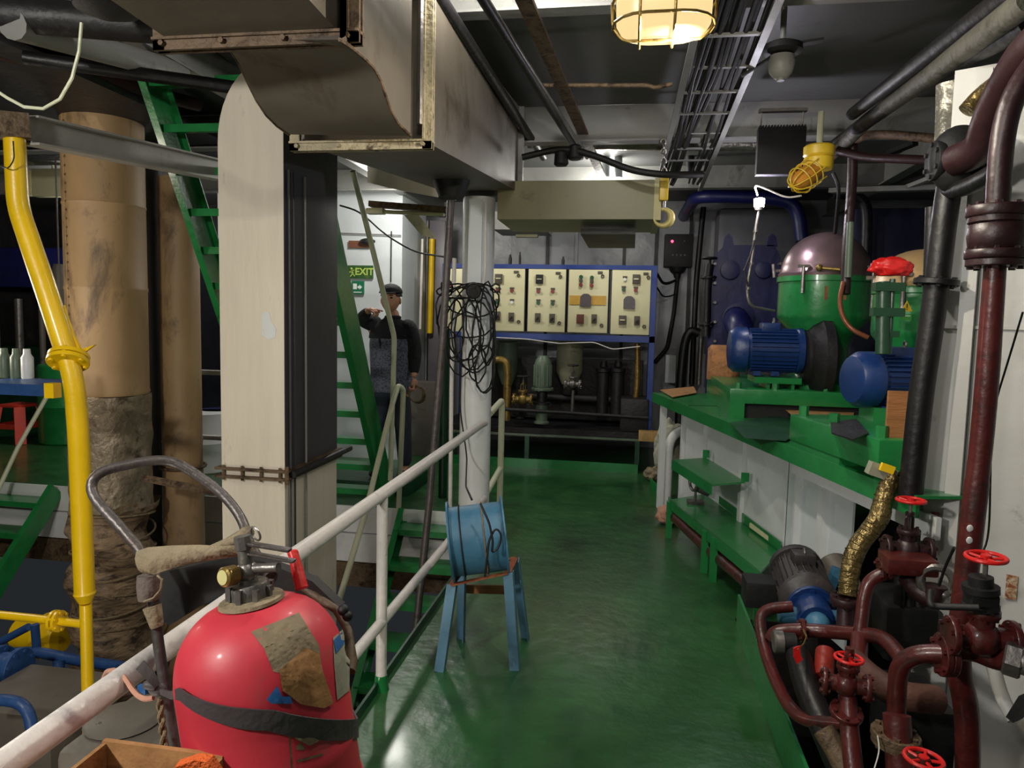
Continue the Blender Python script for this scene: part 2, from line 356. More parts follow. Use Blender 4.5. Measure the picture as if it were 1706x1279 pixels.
# wall stiffeners aft
for i, px in enumerate((912, 960, 1040, 1093, 1150)):
    x = W(px, 420, 9.7).x; MB().bx(x-.02, x+.02, 9.69, 9.748, .2, ZC-.003).struct('trim_%d' % (7+i), M_bpipe if i != 1 else M_wall)
# near tank wall on the right: face running diagonally from its far corner
A = V((1.158, 3.02, 0)); Bp = V((2.55, 2.2, 0)); dA = (Bp-A).normalized(); nA = V((-dA.y*-1, -dA.x, 0)); nA = V((dA.y, -dA.x, 0))
MB().prism([A+V((0, 0, -.65)), Bp+V((0, 0, -.65)), Bp+V((.5, 1.6, -.65)), A+V((.75, 1.5, -.65))], (0, 0, .65+2.62)).struct('wall_tank', M_tank)
for i, (t, wd) in enumerate(((.10, .05), (.42, .03), (.70, .07))):
    q = A+dA*t; MB().bar(q+nA*.02+V((0, 0, -.6)), q+nA*.02+V((0, 0, 2.6)), wd, .03, up=nA).struct('trim_%d' % (13+i), M_tank)
q = A+dA*.02
MB().bar(q+nA*.008+V((0, 0, 1.665)), q+dA*1.1+nA*.008+V((0, 0, 1.665)), .008, .012).struct('trim_16', M_tank)
# deckhead beams and stringers
k = 17
for y, d, wd in ((1.4, .14, .1), (3.55, .12, .10), (5.5, .26, .12), (7.6, .22, .12)):
    MB().bx(-8.9, 4.4, y, y+.012, ZC-d, ZC-.002).bx(-8.9, 4.4, y-wd/2, y+wd/2, ZC-d-.012, ZC-d).struct('trim_%d' % k, M_beam); k += 1
for x in (2.35, -2.6):
    MB().bx(x, x+.012, -2, 9.7, ZC-.2, ZC-.002).bx(x-.05, x+.06, -2, 9.7, ZC-.212, ZC-.2).struct('trim_%d' % k, M_beam); k += 1

# ================================================================== OVERHEAD DUCT
X0, X1 = -1.41, -.865
def sec(y, zb, zt, x0=X0, x1=X1): return [(x0, y, zb), (x1, y, zb), (x1, y, zt), (x0, y, zt)]
d = T('overhead_duct', 'big grimy sheet-metal ventilation duct hanging overhead with an S-shaped bend', 'duct', (X1, 2.9, 2.3))
MB().loft([sec(-.9, 2.62, 3.15, -1.5, -.95), sec(1.4, 2.56, 3.12, -1.5, -.93), sec(2.13, 2.50, 3.08, -1.46, -.9)]).to('near_section', M_duct, d)
LE = [(340, 68), (366, 72), (384, 84), (398, 106), (412, 136), (428, 168), (444, 192), (462, 210), (482, 224)]
RE = [(566, 66), (584, 78), (604, 94), (622, 112), (634, 134), (642, 158), (650, 182), (662, 204), (684, 226)]
SS = [sec(2.13, 2.50, 3.06)]
for i in range(9):
    l_, r_ = XI(LE[i][0], LE[i][1], X0), XI(RE[i][0], RE[i][1], X1)
    SS.append([(X0, l_.y, l_.z), (X1, r_.y, r_.z), (X1, r_.y, 3.06-.08*i/8), (X0, l_.y, 3.06-.08*i/8)])
SS[0] = [(X0, 2.13, 2.50), (X1, 2.13, 2.50), (X1, 2.13, 3.06), (X0, 2.13, 3.06)]
MB().loft(SS).to('bend_section', M_duct, d, ang=25)
MB().loft([sec(2.92, 2.375, 2.98), sec(5.34, 2.60, 3.2)]).to('straight_section', M_duct, d)
def dflange(y, zb, zt, x0, x1, m=M_rust, e=.035, t=.012, kk=None):
    b = MB()
    for yy in (y-.014, y+.014):
        b.bx(x0-e, x1+e, yy-t/2, yy+t/2, zb-e, zb+.004).bx(x1-.004, x1+e, yy-t/2, yy+t/2, zb-e, zt).bx(x0-e, x0+.004, yy-t/2, yy+t/2, zb-e, zt)
    b.bx(x0-e, x1+e, y-.03, y+.03, zb-.006, zb+.002).bx(x1-.002, x1+.006, y-.03, y+.03, zb, zt)
    n = 4
    for i in range(n):
        x = x0+(x1-x0)*(i+.0)/(n-1); b.cyl((x, y-.035, zb-e*.5), (x, y+.035, zb-e*.5), .009, n=6)
    return b.to('flange', m, d)
dflange(2.13, 2.50, 3.06, -1.47, X1); dflange(2.92, 2.375, 2.98, X0, X1, M_peel); dflange(5.33, 2.60, 3.2, X0, X1, M_beam)
MB().tube([XI(x, y, X1+.003) for x, y in RE], .006, 6).to('seam', M_rust, d)
MB().tube([XI(x, y, X0-.003) for x, y in LE], .006, 6).to('seam', M_rust, d)
MB().tube([(X1+.003, 2.98, 2.42), (X1+.003, 2.98, 2.96)], .006, 6).to('seam', M_rust, d)
MB().tube([(X1+.003, 2.84, 2.95), (X1+.003, 2.84, 2.42)], .012, 6).to('tie_rod', M_steel, d)
# black funnel under the duct
q = W(752, 300, 4.5)
MB().lathe(q+V((0, 0, .06)), (0, 0, -1), [(.16, 0), (.165, .015), (.125, .02), (.115, .08), (.085, .15), (.08, .17)], 20).one('funnel', M_black, 'black funnel-shaped fitting fixed under the far end of the big duct', 'funnel', loc=q)

# ================================================================== CREAM VERTICAL TRUNK
YT, YB2 = 3.62, 4.32
xa, xb = W(366, 500, YT).x, W(473, 500, YT).x
t = T('air_trunk', 'cream painted square air trunk with rounded top and dark shaded side', 'duct', ((xa+xb)/2, YT, -2))
zt = 2.98; pr = [(xa, YT, -1.99), (xb, YT, -1.99), (xb, YT, zt)]
for i in range(11):
    a = pi/2+pi/2*i/10; pr.append((xa+.30+.30*cos(a), YT, zt-.42+.42*sin(a)))
zc = W(420, 788, YT).z
lo = [(x, y, min(z, zc)) for x, y, z in pr[:2]]+[(xb, YT, zc), (xa, YT, zc)]
up = [(xa, YT, zc), (xb, YT, zc)]+pr[2:]
MB().prism(lo, (0, YB2-YT, 0)).to('lower_section', M_cream, t)
MB().prism(up, (0, YB2-YT, 0)).to('upper_section', M_cream, t)
MB().bx(xb, xb+.003, YT, YB2, zc+.03, 2.97).to('side_panel', mat('dark_grey_side_paint', (64, 62, 66), .5, 0, .2, 3, .15, 14, dirt=(48, 46, 48), damt=.3, dscale=3), t, 'dark grey painted side')  # thin plate colours the upper trunk side dark grey
b = MB(); e = .028
for zz in (zc-.022, zc+.022): b.bx(xa-e, xb+e, YT-e, YB2+e, zz-.006, zz+.006)
for i in range(4): b.cyl((xa+.02+(xb-xa-.04)*i/3, YT-e*.6, zc-.04), (xa+.02+(xb-xa-.04)*i/3, YT-e*.6, zc+.04), .008, n=6)
b.cyl((xb+.02, YT-e*.6, zc-.05), (xb+.02, YT-e*.6, zc+.05), .012, n=6)
b.to('flange', M_rust, t, 'rusty bolted angle flange')
MB().prism([W(437, 522, YT-.003), W(448, 519, YT-.003), W(452, 535, YT-.003), W(460, 548, YT-.003), W(458, 562, YT-.003), W(448, 566, YT-.003), W(436, 558, YT-.003)], (0, .002, 0)).to('paint_patch', M_white, t, 'white patch of fresh paint')
for i, (px, rr) in enumerate(((479, .006), (486, .006), (504, .007))):
    x = xb+.012; y = YT+.03+[.0, .05, .19][i]
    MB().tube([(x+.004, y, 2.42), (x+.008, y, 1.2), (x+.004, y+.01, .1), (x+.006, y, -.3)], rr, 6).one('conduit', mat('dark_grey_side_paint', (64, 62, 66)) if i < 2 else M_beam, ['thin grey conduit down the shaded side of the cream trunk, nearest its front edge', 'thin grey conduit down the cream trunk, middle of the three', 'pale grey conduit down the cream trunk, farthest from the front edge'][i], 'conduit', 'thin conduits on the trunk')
MB().tube([(xb+.035, YT+.02, zc+.0), (xb+.05, YB2+.1, zc+.015)], .02, 8).one('clamp_rod', M_dark, 'dark rod along the side of the cream trunk at its flange', 'rod')

# pale I-beam running fore and aft behind
p0, p1 = W(50, 217, 3.05), W(366, 284, 4.55)
b = MB(); hh = .062
for z_ in (-hh, hh): b.bar(p0+V((0, 0, z_)), p1+V((0, 0, z_)), .10, .010)
b.bar(p0, p1, .008, hh*2)
b.one('i_beam', M_ibeam, 'pale grey I-beam spanning from the yellow pipe to the cream trunk', 'beam')
MB().bar(W(-40, 205, 2.9), W(50, 213, 3.04), .11, .11).one('beam_end', M_rust, 'brown square beam end at the left edge above the yellow pipe', 'beam')

# ================================================================== LAGGED EXHAUST PIPES
c1 = W(176, 400, 4.75); r1 = .268
t = T('lagged_exhaust_pipe', 'thick tan sheet-clad exhaust pipe with cloth-wrapped foot, left behind the yellow pipe', 'pipe', (c1.x, c1.y, -2))
z1 = W(176, 655, 4.75).z; z2 = W(176, 110, 4.75).z; z3 = W(176, 840, 4.75).z
MB().lathe((c1.x, c1.y, z1), (0, 0, 1), [(r1, 0), (r1+.004, .02), (r1, .04), (r1, .75), (r1+.004, .76), (r1+.004, .775), (r1, .785), (r1, 1.35), (r1+.005, 1.36), (r1, 1.38), (r1, z2-z1)], 32).to('sheet_cladding', M_tan, t)
b = MB()
for i in range(34): b.sph((c1.x-.10, c1.y-sqrt(r1*r1-.01)-.002, z1+.1+i*.06), .008, u=6, v=4)
b.to('rivet_row', M_rust, t)
MB().bar((c1.x-.112, c1.y-sqrt(r1*r1-.0125)-.001, z1+.02), (c1.x-.112, c1.y-sqrt(r1*r1-.0125)-.001, z2), .008, .006, up=(0, 1, 0)).to('sheet_seam', M_tan, t)
b = MB().grid(lambda u, v: (c1.x+(r1+.008)*cos(2*pi*u), c1.y+(r1+.008)*sin(2*pi*u), z3+(z1-z3)*v), 40, 24); b.noise(.014, 9); b.to('crumpled_foil', mat('grey_brown_foil', (148, 134, 114), .42, .35, .3, 6, .9, 16, dirt=(76, 64, 52), damt=.4, dscale=7), t)
def lump(cx, cy, r, za, zb, name, par, seed, m=M_cloth, amp=.035):
    b = MB()
    def f(u, v):
        a = 2*pi*u; rr = r+.03*sin(v*38+2*sin(a+seed))+.02*sin(v*17+a*2+seed)
        return (cx+rr*cos(a), cy+rr*sin(a), za+(zb-za)*v)
    b.grid(f, 44, 60); b.noise(amp, 6+seed); return b.to(name, m, par)
lump(c1.x-.01, c1.y, r1+.01, -2, z3+.03, 'cloth_wrapping', t, 1)
for i in range(7):
    z_ = z3-.05-i*.14; MB().torus((c1.x, c1.y, z_), (.1*sin(i*2), .12*cos(i*3), 1), r1+.018, .008, 30, 5).to('tie_rope', M_rope, t)
c2 = W(300, 500, 5.25); r2 = .152
t = T('lagged_exhaust_pipe', 'thinner tan clad exhaust pipe standing between the thick one and the cream trunk', 'pipe', (c2.x, c2.y, -2))
MB().lathe((c2.x, c2.y, -2), (0, 0, 1), [(r2+.02, 0), (r2+.03, .9), (r2+.01, 1.6), (r2, 2.6), (r2+.004, 2.62), (r2, 2.64), (r2-.005, 4.7)], 28).noise(.006, 7).to('sheet_cladding', M_tan, t)
MB().torus((c2.x, c2.y, .42), (0, 0, 1), r2+.02, .012, 28, 6).to('clamp_band', M_rust, t)
MB().bar(W(235, 795, 4.5), W(390, 826, 4.6), .01, .05).one('bracket', M_rust, 'rusty flat bracket strap between the tan exhaust pipes at knee height of the trunk flange', 'bracket')
MB().cyl((W(255, 500, 5.6).x, 5.6, -2), (W(255, 500, 5.6).x, 5.6, 3.2), .1).one('black_pipe', M_black, 'black pipe in shadow between the two tan exhaust pipes', 'pipe')

# ================================================================== YELLOW PIPE
Yy = 3.0
pp = [W(24, 225, Yy), W(30, 345, Yy), W(76, 480, Yy), W(114, 598, Yy)]
t = T('yellow_pipe', 'bright yellow pipe bending down past a bolted flange on the left', 'pipe', W(148, 1216, Yy))
MB().tube(pp, [.045, .046, .048, .048], 18, .07).to('upper_pipe', M_yellow, t)
ax = (pp[2]-pp[3]).normalized()
fx = V((-.25, .52, .85)).normalized(); MB().flange(pp[3]+fx*.012, fx, .088, .02, 6).to('flange', M_yellow, t); MB().flange(pp[3]-fx*.014, fx, .09, .02, 6).to('flange', M_yellow, t)
MB().tube([pp[3], W(124, 640, Yy), W(131, 720, Yy), W(141, 985, Yy)], [.045, .045, .046, .046], 18, .1).to('lower_pipe', M_yellow, t)
q1 = W(141, 985, Yy); q2 = W(143, 1006, Yy)
MB().lathe(q1, q2-q1, [(.046, 0), (.05, .01), (.045, .02), (.029, .055)], 18).to('reducer', M_yellow, t)
MB().tube([q2, W(148, 1216, Yy), W(149, 1400, Yy)], .028, 16).to('thin_pipe', M_yellow, t)
MB().tube([W(143, 1040, Yy), W(60, 1030, Yy), W(-60, 1018, Yy)], .02, 12, .05).to('branch_pipe', M_yellow, t)
c = W(95, 1034, Yy); MB().flange(c-V((.012, 0, 0)), (1, 0, .05), .052, .014, 6).flange(c+V((.012, 0, 0)), (1, 0, .05), .052, .014, 6).to('branch_flange', M_yellow, t)
MB().box(W(88, 650, Yy), (.05, .05, .07)).to('bracket', M_yellow, t)
pts = [W(106, 508, Yy+.02), W(112, 530, Yy+.02), W(122, 558, Yy+.02), W(134, 582, Yy+.02), W(158, 574, Yy+.02), W(134, 592, Yy+.02), W(118, 590, Yy+.02), W(108, 545, Yy+.02)]
MB().prism(pts, (0, .012, 0)).to('paint_drip', M_yellow, t)
MB().tube([W(22, 235, 2.93), W(24, 265, 2.92), W(14, 281, 2.92), W(2, 277, 2.93), W(-12, 262, 2.95)], .0028, 6, .02).one('thin_wire', M_dark, 'thin dark wire looped in front of the yellow pipe top', 'wire')
MB().tube([W(136, 38, 2.2), W(132, 85, 2.2), W(120, 130, 2.2), W(100, 165, 2.2), W(72, 181, 2.2), W(40, 178, 2.2), W(12, 163, 2.2), W(-30, 135, 2.2)], .0055, 8).one('hanging_cable', M_railc, 'cream cable hanging in a loop at the top left', 'cable')
# blue shelf with clutter
Yb = 3.3
a, b_ = W(-60, 645, Yb), W(86, 645, Yb)
t = T('blue_shelf', 'blue painted steel shelf beside the yellow pipe flange', 'shelf', (a+b_)/2)
MB().bx(a.x, b_.x, Yb, Yb+.02, a.z-.03, a.z+.03).to('front_edge', M_bright, t)
MB().bx(a.x, b_.x-.12, Yb+.02, Yb+.34, a.z+.018, a.z+.028).to('shelf_top', M_bright, t)
for i, x in enumerate((8, 28, 46)):
    q = W(x, 620, Yb+.3); MB().lathe(V((q.x, q.y, a.z+.028)), (0, 0, 1), [(.03, 0), (.032, .01), (.032, .12), (.02, .14), (.018, .17)], 14).one('bottle', M_teal if i < 2 else M_white, ['grey-green bottle on the blue shelf at the frame edge', 'grey-green bottle on the blue shelf, middle of three', 'whitish bottle on the blue shelf nearest the yellow pipe'][i], 'bottle', 'bottles on the blue shelf')
# deck items left: stool, drum, machinery
def stool(c, s):
    t = T('plastic_stool', 'red plastic stool standing on the deck beyond the blue shelf', 'stool', c)
    MB().box(V(c)+V((0, 0, .44*s)), (.30*s, .30*s, .035*s), None, .01).to('seat', M_stool, t)
    for sx in (-1, 1):
        for sy in (-1, 1):
            MB().bar(V(c)+V((sx*.19*s, sy*.19*s, 0)), V(c)+V((sx*.135*s, sy*.135*s, .43*s)), .11*s, .06*s, up=(sx, sy, 0)).to('leg', M_stool, t)
    for sy in (-1, 1): MB().box(V(c)+V((0, sy*.165*s, .2*s)), (.3*s, .02*s, .06*s)).to('crossbar', M_stool, t)
    for sx in (-1, 1): MB().box(V(c)+V((sx*.165*s, 0, .2*s)), (.02*s, .3*s, .06*s)).to('crossbar', M_stool, t)
q = G(34, 735); stool(q, 1.05)
q = G(75, 735)+V((.3, .1, 0))
MB().lathe(V((q.x, q.y, 0)), (0, 0, 1), [(.34, 0), (.36, .02), (.36, .45), (.37, .47), (.36, .49), (.36, .95), (.34, .98)], 28).one('green_tank', M_green, 'green drum standing behind the red stool', 'drum')
t = T('engine_block', 'dark engine block with green casing far left behind the yellow pipe', 'engine', (-7.6, 9.0, 0))
MB().bx(-9.0, -6.2, 8.9, 9.6, 0, 1.15, .03).to('casing', M_dgreen, t); MB().bx(-8.9, -6.3, 8.8, 9.5, 1.15, 1.9, .04).to('block', M_dark, t)
MB().bx(-8.8, -6.9, 8.7, 9.3, 1.95, 2.5, .05).to('cylinder_cover', M_navy, t)
for i in range(7): MB().cyl((-8.7+i*.36, 8.72, .7), (-8.7+i*.36, 8.72, 1.7+.1*(i % 3)), .04+.012*(i % 2), n=12).to('fuel_pipe', M_steel if i % 2 else M_greybox, t)
MB().box(W(88, 305, 7.2), (.46, .1, .30), None, .01).cyl(W(88, 290, 7.2), W(88, 290, 7.2)+V((0, 0, .2)), .01, n=6).one('junction_box', M_panel, 'pale box on the dark bulkhead between the yellow pipe and tan exhaust', 'box')
MB().box(W(43, 305, 7.2), (.13, .1, .28), None, .01).cyl(W(43, 290, 7.2), W(43, 290, 7.2)+V((0, 0, .2)), .01, n=6).one('junction_box', M_panel, 'narrow pale box seen close right of the yellow pipe', 'box')
MB().cyl(W(98, 440, 6.4), W(98, 440, 6.4)+V((0, 0, 1.1)), .008, n=6).lathe(W(98, 440, 6.4), (0, 0, -1), [(.05, 0), (.07, .1), (.06, .35), (.04, .5)], 14).one('hanging_filter', M_greybox, 'small grey filter bottle hanging between yellow pipe and tan exhaust', 'filter')
# overhead dark pipes and wire mesh, top left
for i, (p, q, r, m_, l) in enumerate((((-40, 75, 3.4), (330, 175, 4.8), .045, M_maroond, 'dark brown overhead pipe crossing the tan exhaust top'),
    ((40, 96, 3.2), (420, 150, 3.7), .035, M_bpipe, 'dark thin overhead pipe crossing in front of the stair top'),
    ((20, 40, 2.6), (300, 120, 3.9), .06, M_beam, 'pale grey overhead girder flange at top left'),
    ((-30, 20, 2.6), (460, 60, 3.0), .07, M_dark, 'thick dark pipe in shadow along the top left'))):
    MB().tube([W(*p), W(*q)], r, 12).one('overhead_pipe', m_, l, 'pipe')
MB().bx(-6.2, -3.2, 3.0, 5.9, 3.0, 3.04).one('overhead_grating_plate', M_dark, 'dark steel platform plate overhead at top left', 'platform')
b = MB()
for i in range(10): b.tube([W(-10+i*1.5, 88+i*3, 4.1), W(104, 90+i*4, 4.4)], .004, 5)
for i in range(10): b.tube([W(5+i*11, 86, 4.2), W(-5+i*12, 128, 4.25)], .003, 5)
b.one('wire_mesh', M_steel, 'sagging wire mesh under the dark deckhead at top left', 'mesh')
MB().lathe(W(178, 2, 2.45), (0, 0, 1), [(.03, -.06), (.11, -.03), (.13, .03), (.13, .12)], 20).one('black_lamp_dome', M_black, 'black dome-shaped fitting overhead at top left', 'fitting')

# ================================================================== GREEN STAIR UP
def stair(name, label, foot, top, w_, n, m, tread_d=.2, t_=.03, h_=.16, skip=0):
    foot, top = V(foot), V(top)  # centre line points
    t = T(name, label, 'stairs', foot)
    for s_ in (-1, 1):
        o = V((s_*w_/2, 0, 0)); d_ = (top-foot).normalized(); u_ = V((1, 0, 0)).cross(d_).normalized()
        b = MB(); b.bar(foot+o, top+o, .012, h_, up=u_)
        for q_ in (-1, 1): b.bar(foot+o+u_*q_*h_/2-V((s_*.02, 0, 0)), top+o+u_*q_*h_/2-V((s_*.02, 0, 0)), .05, .01, up=u_)
        b.to('stringer', m, t)
    for i in range(skip, n):
        p = foot+(top-foot)*((i+.6)/n)
        b = MB().box(p, (w_-.02, tread_d, .01)); b.box(p+V((0, -tread_d/2, -.015)), (w_-.02, .008, .05)); b.to('tread', m, t)
    return t
ft = V((-2.575, 6.07, 0)); tp = V((ft.x, 4.24, 3.2))
stair('steep_stairway', 'steep green steel stairway rising left behind the cream trunk', ft, tp, 1.0, 13, M_green, .17, h_=.24)
xs = W(668, 885, YE-.02).x
stair('lower_stairway', 'green stairway going down beside the walkway edge below the blue fan', ((xs+XL)/2+.0, 4.55, -1.4), ((xs+XL)/2+.0, YE-.05, -.03), XL-xs-.02, 6, M_green, .24)
q = G(50, 800); xr = W(104, 850, YE).x
stair('lower_stairway', 'green stairway going down at the far left behind the yellow pipe', (xr-.4, 4.35, -1.6), (xr-.4, YE-.05, -.03), .8, 7, M_green, .24)

# ================================================================== RAILINGS
XR = -1.045
t = T('walkway_railing', 'white pipe railing along the walkway, from bottom left to the pillar', 'railing', (XR, 2.95, 0))
zr = .88
MB().tube([(XR, .15, zr-.03), (XR, 2.0, zr), (XR, 5.02, .905), (W(815, 712, 5.2).x-.02, 5.12, .905)], .028, 16, .06).to('top_rail', M_rail, t)
MB().tube([(XR, .15, .3), (XR, 5.2, .32)], .024, 14).to('mid_rail', M_rail, t)
for y_ in (1.0, 2.95):
    MB().cyl((XR, y_, .06), (XR, y_, zr), .024, n=14).to('post', M_rail, t); MB().lathe((XR, y_, -.001), (0, 0, 1), [(.036, 0), (.03, .03), (.026, .07)], 14).to('post_foot', M_green, t)
t = T('end_railing', 'short cream pipe railing just beyond the pillar', 'railing', (XR, 5.86, 0))
MB().tube([(XR-.02, 5.45, .93), (XR, 5.86, .99), (XR, 5.87, .94), (XR, 5.86, 0.0)], .026, 14, .05).to('post', M_railc, t)
MB().tube([(XR, 5.86, .42), (XR-.02, 5.4, .32)], .024, 12).to('mid_rail', M_railc, t)
# handrails of the stairways
MB().tube([W(588, 285, 5.0), W(622, 420, 5.35), W(657, 562, 5.7), W(655, 640, 5.75), W(650, 800, 5.8)], .021, 12, .05).one('stair_handrail', M_railc, 'cream handrail bending down beside the steep green stairway in front of the person', 'handrail')
MB().tube([W(565, 1000, 4.6), W(610, 850, 5.05), W(655, 668, 5.6), W(663, 642, 5.72), W(672, 648, 5.8), W(671, 680, 5.85), W(664, 850, 5.9)], .022, 12, .03).one('stair_handrail', M_railc, 'cream handrail with hooped end of the lower stairway', 'handrail')
MB().tube([W(-10, 830, 5.6), W(30, 745, 5.8), W(84, 650, 6.0)], .02, 10).one('stair_handrail', M_railc, 'thin cream handrail rising beside the red stool at far left', 'handrail')
for z_, l in ((1.12, 'upper white rail seen between the tan exhaust and the cream trunk'), (.52, 'lower white rail seen between the tan exhaust and the cream trunk')):
    MB().tube([(-5.0, 6.02, z_), (-3.2, 6.02, z_)], .024, 10).tube([(-5.0+.02*(z_ > 1), 6.02, 0), (-5.0+.02*(z_ > 1), 6.02, z_)], .02, 8).one('far_rail', M_rail, l, 'rail')
MB().tube([W(757, 430, 5.3), W(752, 650, 5.3), W(750, 845, 5.3)], .016, 10).one('thin_white_pipe', M_rail, 'thin white vertical pipe just left of the pillar', 'pipe')
MB().tube([W(752, 320, 4.9), W(738, 560, 4.9), W(716, 830, 4.8), W(694, 1040, 4.7), W(690, 1075, 4.6)], .026, 12).one('steel_pole', M_dsteel, 'long leaning grimy steel pole left of the pillar reaching down the stairwell', 'pole')
MB().tube([W(572, 1270, 3.9), W(576, 1060, 3.9)], .018, 8).one('lower_post', M_railc, 'short cream pipe post low beside the lower stairway', 'post')

# ================================================================== PILLAR, CABLE COIL
pc = W(792, 560, 5.25); pc = V((pc.x, 5.3, 0)); rp = .118
t = T('steel_pillar', 'round white painted pillar behind the blue fan', 'pillar', pc)
MB().lathe(pc, (0, 0, 1), [(rp, 0), (rp, 1.55), (rp, 2.545)], 28).to('column', M_white, t)
MB().bar(pc+V((.0, -.118, 1.7)), pc+V((0, -.118, 2.52)), .10, .012, up=(0, 1, 0)).to('cable_plate', M_wallw, t, 'flat grey cable plate')
MB().tube([pc+V((.075, -.13, 2.5)), pc+V((.08, -.13, 2.0)), pc+V((.06, -.13, 1.86)), pc+V((-.04, -.15, 1.82)), pc+V((-.16, -.14, 1.82))], .010, 8, .06).one('white_cable', M_rail, 'pale cable running down the pillar front into the black coil', 'cable')
cc = W(790, 520, 5.02)
MB().cyl(W(789, 482, 5.2), W(789, 485, 5.0), .055, n=18, bev=.008).cyl(W(788, 486, 5.02), W(788, 487, 4.99), .03, n=12).one('cable_reel', M_black, 'round black socket drum on the pillar amid the coiled cables', 'reel')
b = MB(); rnd = random.Random(3)
def loop(cx, cy, rx, ry, Y, jit, nn=18):
    ph = rnd.random()*6
    return [W(cx+rx*cos(2*pi*i/nn+ph)+rnd.uniform(-jit, jit), cy+ry*sin(2*pi*i/nn+ph)+rnd.uniform(-jit, jit), Y+.05*sin(2*pi*i/nn*2+ph)) for i in range(nn)]
t = T('cable_coil', 'tangle of thin black cables hung in loops on the pillar', 'cable coil', cc)
specs = [(765, 540, 36, 62), (785, 545, 34, 72), (782, 520, 45, 44), (800, 530, 24, 55), (750, 520, 24, 42), (760, 485, 34, 12), (770, 560, 30, 66), (755, 545, 18, 50), (790, 560, 34, 60), (806, 575, 20, 80), (795, 605, 14, 32), (808, 615, 16, 40), (788, 500, 44, 28), (812, 540, 12, 70), (776, 560, 30, 40), (745, 480, 10, 13), (826, 481, 7, 7)]
for s_ in specs: MB().tube(loop(s_[0], s_[1], s_[2], s_[3], 5.06+rnd.uniform(-.05, .03), 1.6), .0062, 6, closed=True).to('cable_loop', M_black, t)
MB().tube([W(770, 560, 5.12), W(766, 680, 5.12), W(778, 760, 5.1), W(776, 810, 4.6), W(786, 832, 3.5)], .006, 6, .1).one('fan_cable', M_black, 'black cable trailing from the coil down to the blue fan', 'cable')
# ================================================================== BLUE FAN ON STAND
fc = W(796, 897, 3.33); axf = V((.965, .225, .125)).normalized(); Lf = .27; rf = .165
fl, fr = fc-axf*Lf/2, fc+axf*Lf/2
t = T('portable_fan', 'sky blue drum-shaped ventilation fan on an angle-iron stand', 'fan', (fc.x, 3.3, 0))
b = MB(); a_, u_, v_ = basis(axf)
outer = [(rf+.028, 0), (rf+.028, .008), (rf, .012), (rf, Lf-.012), (rf+.028, Lf-.008), (rf+.028, Lf)]
inner = [(rf-.012, Lf), (rf-.012, 0)]
rs = [b.ring(fl+a_*h, u_, v_, r, 36) for r, h in outer+inner]
for i in range(len(rs)): b.bridge(rs[i], rs[(i+1) % len(rs)])
b.to('drum', M_fan, t)
MB().cyl(fc-axf*.07, fc+axf*.08, .055, n=20, bev=.01).to('motor', M_black, t)
for i in range(6):
    an = 2*pi*i/6; dd = u_*cos(an)+v_*sin(an); e_ = (a_.cross(dd)+a_*.5).normalized(); n_ = dd.cross(e_)
    MB().box(fc-axf*.05+dd*.10, (.10, .05, .004), Matrix((dd, e_, n_)).transposed()).to('blade', M_black, t)
for k_, cpos in (('guard', fl+axf*.01), ('guard', fr-axf*.01)):
    b = MB()
    for rr in (.05, .09, .13): b.torus(cpos, axf, rr, .003, 24, 5)
    for i in range(4): b.tube([cpos+(u_*cos(i*pi/4)+v_*sin(i*pi/4))*(rf-.008), cpos-(u_*cos(i*pi/4)+v_*sin(i*pi/4))*(rf-.008)], .003, 5)
    b.to(k_, M_black, t)
pl, prr = W(752, 974, 3.22), W(846, 954, 3.24)
MB().bar(pl, prr, .03, .006).bar(pl+V((0, .22, .0)), prr+V((0, .22, 0)), .03, .006).bar(pl, pl+V((0, .22, 0)), .03, .006).bar(prr, prr+V((0, .22, 0)), .03, .006).to('top_frame', mat('rusty_frame', (150, 84, 54), .7, 0, .3, 10, .3, 30), t)
def angle_leg(a, b, sx, sy):
    return MB().bar(a, b, .045, .005, up=(0, 1, 0)).bar(a+V((sx*.02, .022*sy, 0)), b+V((sx*.02, .022*sy, 0)), .005, .045, up=(0, 1, 0))
Lf_, Rf_ = G(731, 1119, 0), G(857, 1117, 0)
angle_leg(pl, Lf_+V((0, 0, 0.0)), 1, 1).to('leg', M_fanleg, t); angle_leg(prr, Rf_, 1, 1).to('leg', M_fanleg, t)
angle_leg(pl+V((0, .22, 0)), Lf_+V((0.02, .36, 0)), 1, -1).to('leg', M_fanleg, t); angle_leg(prr+V((0, .22, 0)), Rf_+V((0, .36, 0)), 1, -1).to('leg', M_fanleg, t)
m1 = (Lf_*.42+pl*.58)+V((0, .3, -.0)); m2 = (Rf_*.42+prr*.58)+V((0, .3, 0)); m1.z = m2.z = .28
MB().bar(m1, m2, .01, .045).to('brace', M_wood, t, 'brown wooden brace')
for fx in (.22, .62):
    pts = [fl+axf*(Lf*fx)+(u_*cos(a)+v_*sin(a))*(rf+.005) for a in [pi/2+2*pi*i/18*.96 for i in range(19)]]
    MB().tube(pts, .004, 5).one('fan_rope', M_rope if fx > .5 else M_black, 'rope tied round the blue fan drum, %s' % ('right of its middle' if fx > .5 else 'near its left end'), 'rope')
q = [W(800, 838, 3.14), W(815, 870, 3.12), W(822, 905, 3.12), W(818, 922, 3.12), W(832, 912, 3.14), W(836, 890, 3.14), W(826, 878, 3.14), W(814, 900, 3.12), W(812, 925, 3.12), W(808, 960, 3.15)]
MB().tube(q, .005, 6, .03).one('power_cord', M_black, 'black power cord knotted on the front of the blue fan', 'cord')

